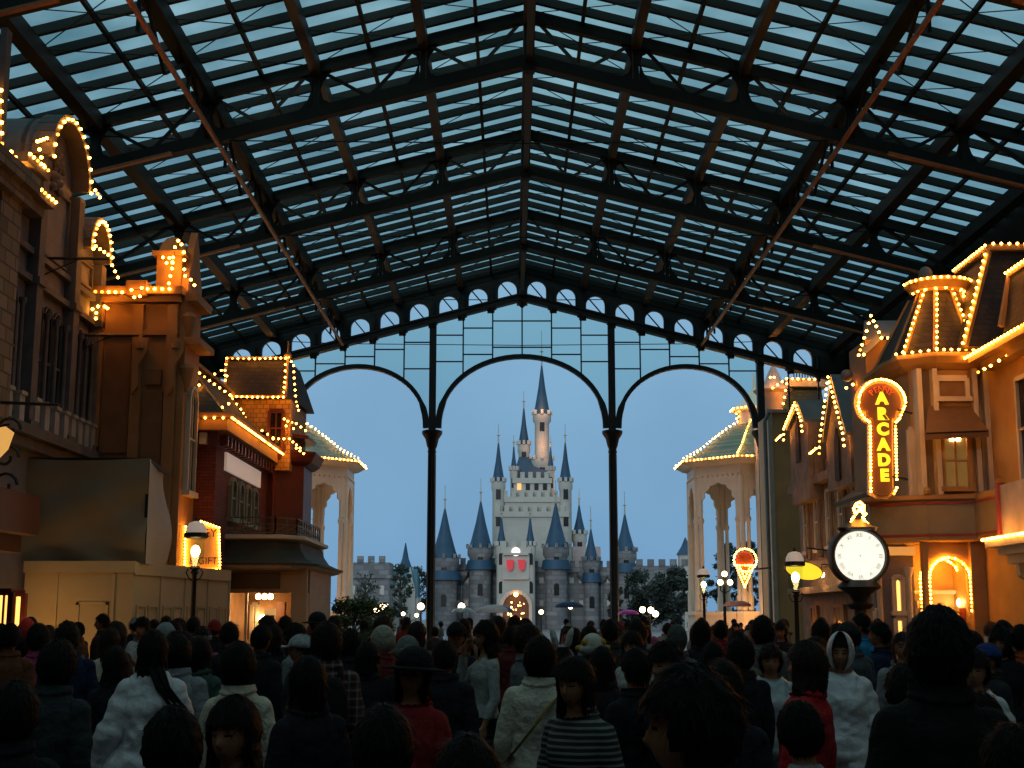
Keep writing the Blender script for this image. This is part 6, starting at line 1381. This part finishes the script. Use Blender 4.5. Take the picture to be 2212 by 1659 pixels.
# ---------------------------------------------------------------- the rest of the crowd, deeper in the street
random.seed(21)
cn = {(.012, .012, .014): 'black', (.03, .032, .034): 'charcoal', (.012, .02, .05): 'navy', (.20, .20, .20): 'grey', (.16, .14, .11): 'khaki', (.66, .63, .60): 'white', (.16, .02, .02): 'dark red', (.10, .05, .025): 'brown', (.03, .06, .04): 'dark green', (.30, .08, .12): 'rose'}
cw = [8, 4, 4, 5, 5, 7, 3, 3, 2, 3]
marks = [(60, 'the left-edge shopfront'), (190, 'the hoarding front'), (300, 'the hoarding corner'), (400, 'the hoarding side'), (470, 'the left street lamp'), (560, 'the lit shop doorway'), (650, 'the shop display cabinet'), (720, 'the tan shop corner'), (800, 'the green bush'), (870, 'the triple globe lamp at left'), (940, 'the left middle column'), (1010, 'the clear umbrella'), (1090, 'the white and blue umbrella'), (1150, 'the castle gate'), (1210, 'the castle right of its gate'), (1270, 'the navy umbrella'), (1335, 'the right middle column'), (1380, 'the magenta umbrella'), (1440, 'the triple globe lamp at right'), (1500, 'the dark trees'), (1560, 'the slender lamp'), (1620, 'the cone sign'), (1670, 'the outer right column'), (1740, 'the tan wall'), (1800, 'the curtained windows'), (1880, 'the street clock'), (1990, 'the tall lit windows'), (2100, 'the arched porch'), (2212, 'the bracketed shopfront')]
seen = set(); placed = [(o.location.x, o.location.y) for o in D.objects if o.get('category') == 'person']
kk = 0; tries = 0; dup_ = []
while kk < 125 and tries < 6000:
    tries += 1
    x = random.uniform(-10, 2222); Y = 1/random.uniform(1/62, 1/11.0)
    X = PY(x, 1335, Y).x
    if Y > 44: lim = (-11.5, 13)
    elif Y > 30: lim = (-5.0, 7.4)
    else: lim = (-6.9 if Y > 24 else -8.6, 7.2 if Y > 24 else 8.3)
    if not lim[0] < X < lim[1]: continue
    if any((X-a)**2+(Y-b_)**2 < .62**2 for a, b_ in placed): continue
    if any(abs(X-c_) < .7 and abs(Y-d_) < .7 for c_, d_ in ((-6.0, 25.6), (6.6, 25.5), (6.2, 30), (-3.9, 65), (4.9, 65))): continue
    h = random.uniform(1.50, 1.76); col = random.choices(list(cn), cw)[0]; fem = random.random() < .5
    hair = random.choice(['short', 'crop', 'messy', 'full'] if not fem else ['bob', 'long', 'full', 'long']); face = random.choice([0, 10, -15, 25, -30, 60, -70, 150, 180, 200, 180, 60, -70])
    hat = random.choices([None, 'cap', 'beanie', 'hood'], [8, 1, 1, 1])[0]; hc = random.choice([(.02, .02, .02), (.3, .3, .3), (.25, .03, .03), (.04, .08, .2)]); hcn = {.02: 'black', .3: 'grey', .25: 'red', .04: 'blue'}[hc[0]]
    mk = next(n for e_, n in marks if x <= e_ or e_ == 2212)
    dist = 'close before' if Y < 15 else ('before' if Y < 24 else ('well before' if Y < 40 else 'far off by'))
    fc = 'facing back' if face in (150, 180, 200) else ('in profile' if abs(face) in (60, 70) else 'seen from behind')
    hn = {'short': 'short-haired', 'crop': 'crop-haired', 'messy': 'tousled', 'full': 'thick-haired', 'bob': 'bob-haired', 'long': 'long-haired'}[hair] if not hat else hcn+'-'+{'cap': 'capped', 'beanie': 'beanied', 'hood': 'hooded'}[hat]
    lab = f"{hn} person in {cn[col]} {fc}, {dist} {mk}"
    if len(lab.split()) > 16: lab = f"{hn} person in {cn[col]}, {dist} {mk}"
    if lab in seen: continue
    seen.add(lab)
    person(x, 1335+(CZ-h-.02)*F/Y, Y, face, lab, random.choice(['woman', 'womanphone', 'woman'] if fem else ['man', 'manphone', 'man']), col, random.choice(['jacket', 'shirt', 'jacket']), None if hat == 'hood' else hair, random.choice([HAIRB, HAIRB, HAIRD]), hat, hc, grp='people in the crowded street')
    placed.append((X, Y)); kk += 1
print('CROWD', kk)
# ================================================================ ground, sky, camera, light
mb = MB(); mb.add([(-900, -60, 0), (900, -60, 0), (900, 1500, 0), (-900, 1500, 0)], [(0, 1, 2, 3)]); g = mb.build('ground', PAVE); tag(g, kind='structure', label='damp grey paving running from the arcade to the castle')
w = D.worlds.new('World'); bpy.context.scene.world = w; w.use_nodes = True; nt = w.node_tree; N = nt.nodes; L = nt.links
bg = N['Background']; sk = N.new('ShaderNodeTexSky'); sk.sky_type = 'NISHITA'; sk.sun_disc = False; sk.sun_elevation = R(4); sk.sun_rotation = R(200); sk.ozone_density = 4; sk.air_density = 1.0; sk.dust_density = 1
tc = N.new('ShaderNodeTexCoord'); sp = N.new('ShaderNodeSeparateXYZ'); L.new(tc.outputs['Generated'], sp.inputs[0])
rp = N.new('ShaderNodeValToRGB'); L.new(sp.outputs[2], rp.inputs['Fac'])
e = rp.color_ramp.elements; e[0].position = 0; e[0].color = (.172, .35, .585, 1); e[1].position = .75; e[1].color = (.50, .71, .80, 1)
x = e.new(.22); x.color = (.25, .46, .66, 1)
nz = N.new('ShaderNodeTexNoise'); nz.inputs['Scale'].default_value = 3.5; nz.inputs['Detail'].default_value = 5; L.new(tc.outputs['Generated'], nz.inputs['Vector'])
r2 = N.new('ShaderNodeValToRGB'); r2.color_ramp.elements[0].position = .35; r2.color_ramp.elements[1].position = .7; r2.color_ramp.elements[0].color = (.86, .88, .90, 1); r2.color_ramp.elements[1].color = (1.14, 1.12, 1.1, 1); L.new(nz.outputs['Fac'], r2.inputs['Fac'])
mm = N.new('ShaderNodeMixRGB'); mm.blend_type = 'MULTIPLY'; mm.inputs[0].default_value = 1; L.new(rp.outputs[0], mm.inputs[1]); L.new(r2.outputs[0], mm.inputs[2])
sc_ = N.new('ShaderNodeMixRGB'); sc_.blend_type = 'MULTIPLY'; sc_.inputs[0].default_value = 1; sc_.inputs[2].default_value = (.10, .10, .10, 1); L.new(sk.outputs[0], sc_.inputs[1])
mx = N.new('ShaderNodeMixRGB'); mx.inputs[0].default_value = .06; L.new(mm.outputs[0], mx.inputs[1]); L.new(sc_.outputs[0], mx.inputs[2])
L.new(mx.outputs[0], bg.inputs[0]); bg.inputs[1].default_value = 1.0
sl = D.lights.new('Sun', 'SUN'); sl.energy = .85; sl.angle = R(25); sl.color = (.85, .93, 1); so = D.objects.new('overcast_sun', sl); C.objects.link(so); so.rotation_euler = (R(77), 0, R(-14))
cam = D.cameras.new('Camera'); co = D.objects.new('Camera', cam); C.objects.link(co); cam.sensor_width = 36; cam.lens = 36*F/2212; cam.clip_end = 3000; cam.clip_start = .1
co.location = (0, 0, CZ); co.rotation_euler = (R(90)+TH, 0, 0); S = bpy.context.scene; S.camera = co
S.render.engine = 'CYCLES'; S.view_settings.view_transform = 'Standard'; S.view_settings.look = 'None'; S.view_settings.exposure = 0; S.view_settings.gamma = 1
S.cycles.use_denoising = True; S.cycles.max_bounces = 5; S.cycles.diffuse_bounces = 2; S.cycles.glossy_bounces = 2; S.cycles.transparent_max_bounces = 8; S.cycles.sample_clamp_indirect = 3; S.cycles.caustics_reflective = False; S.cycles.caustics_refractive = False
bpy.context.view_layer.update()
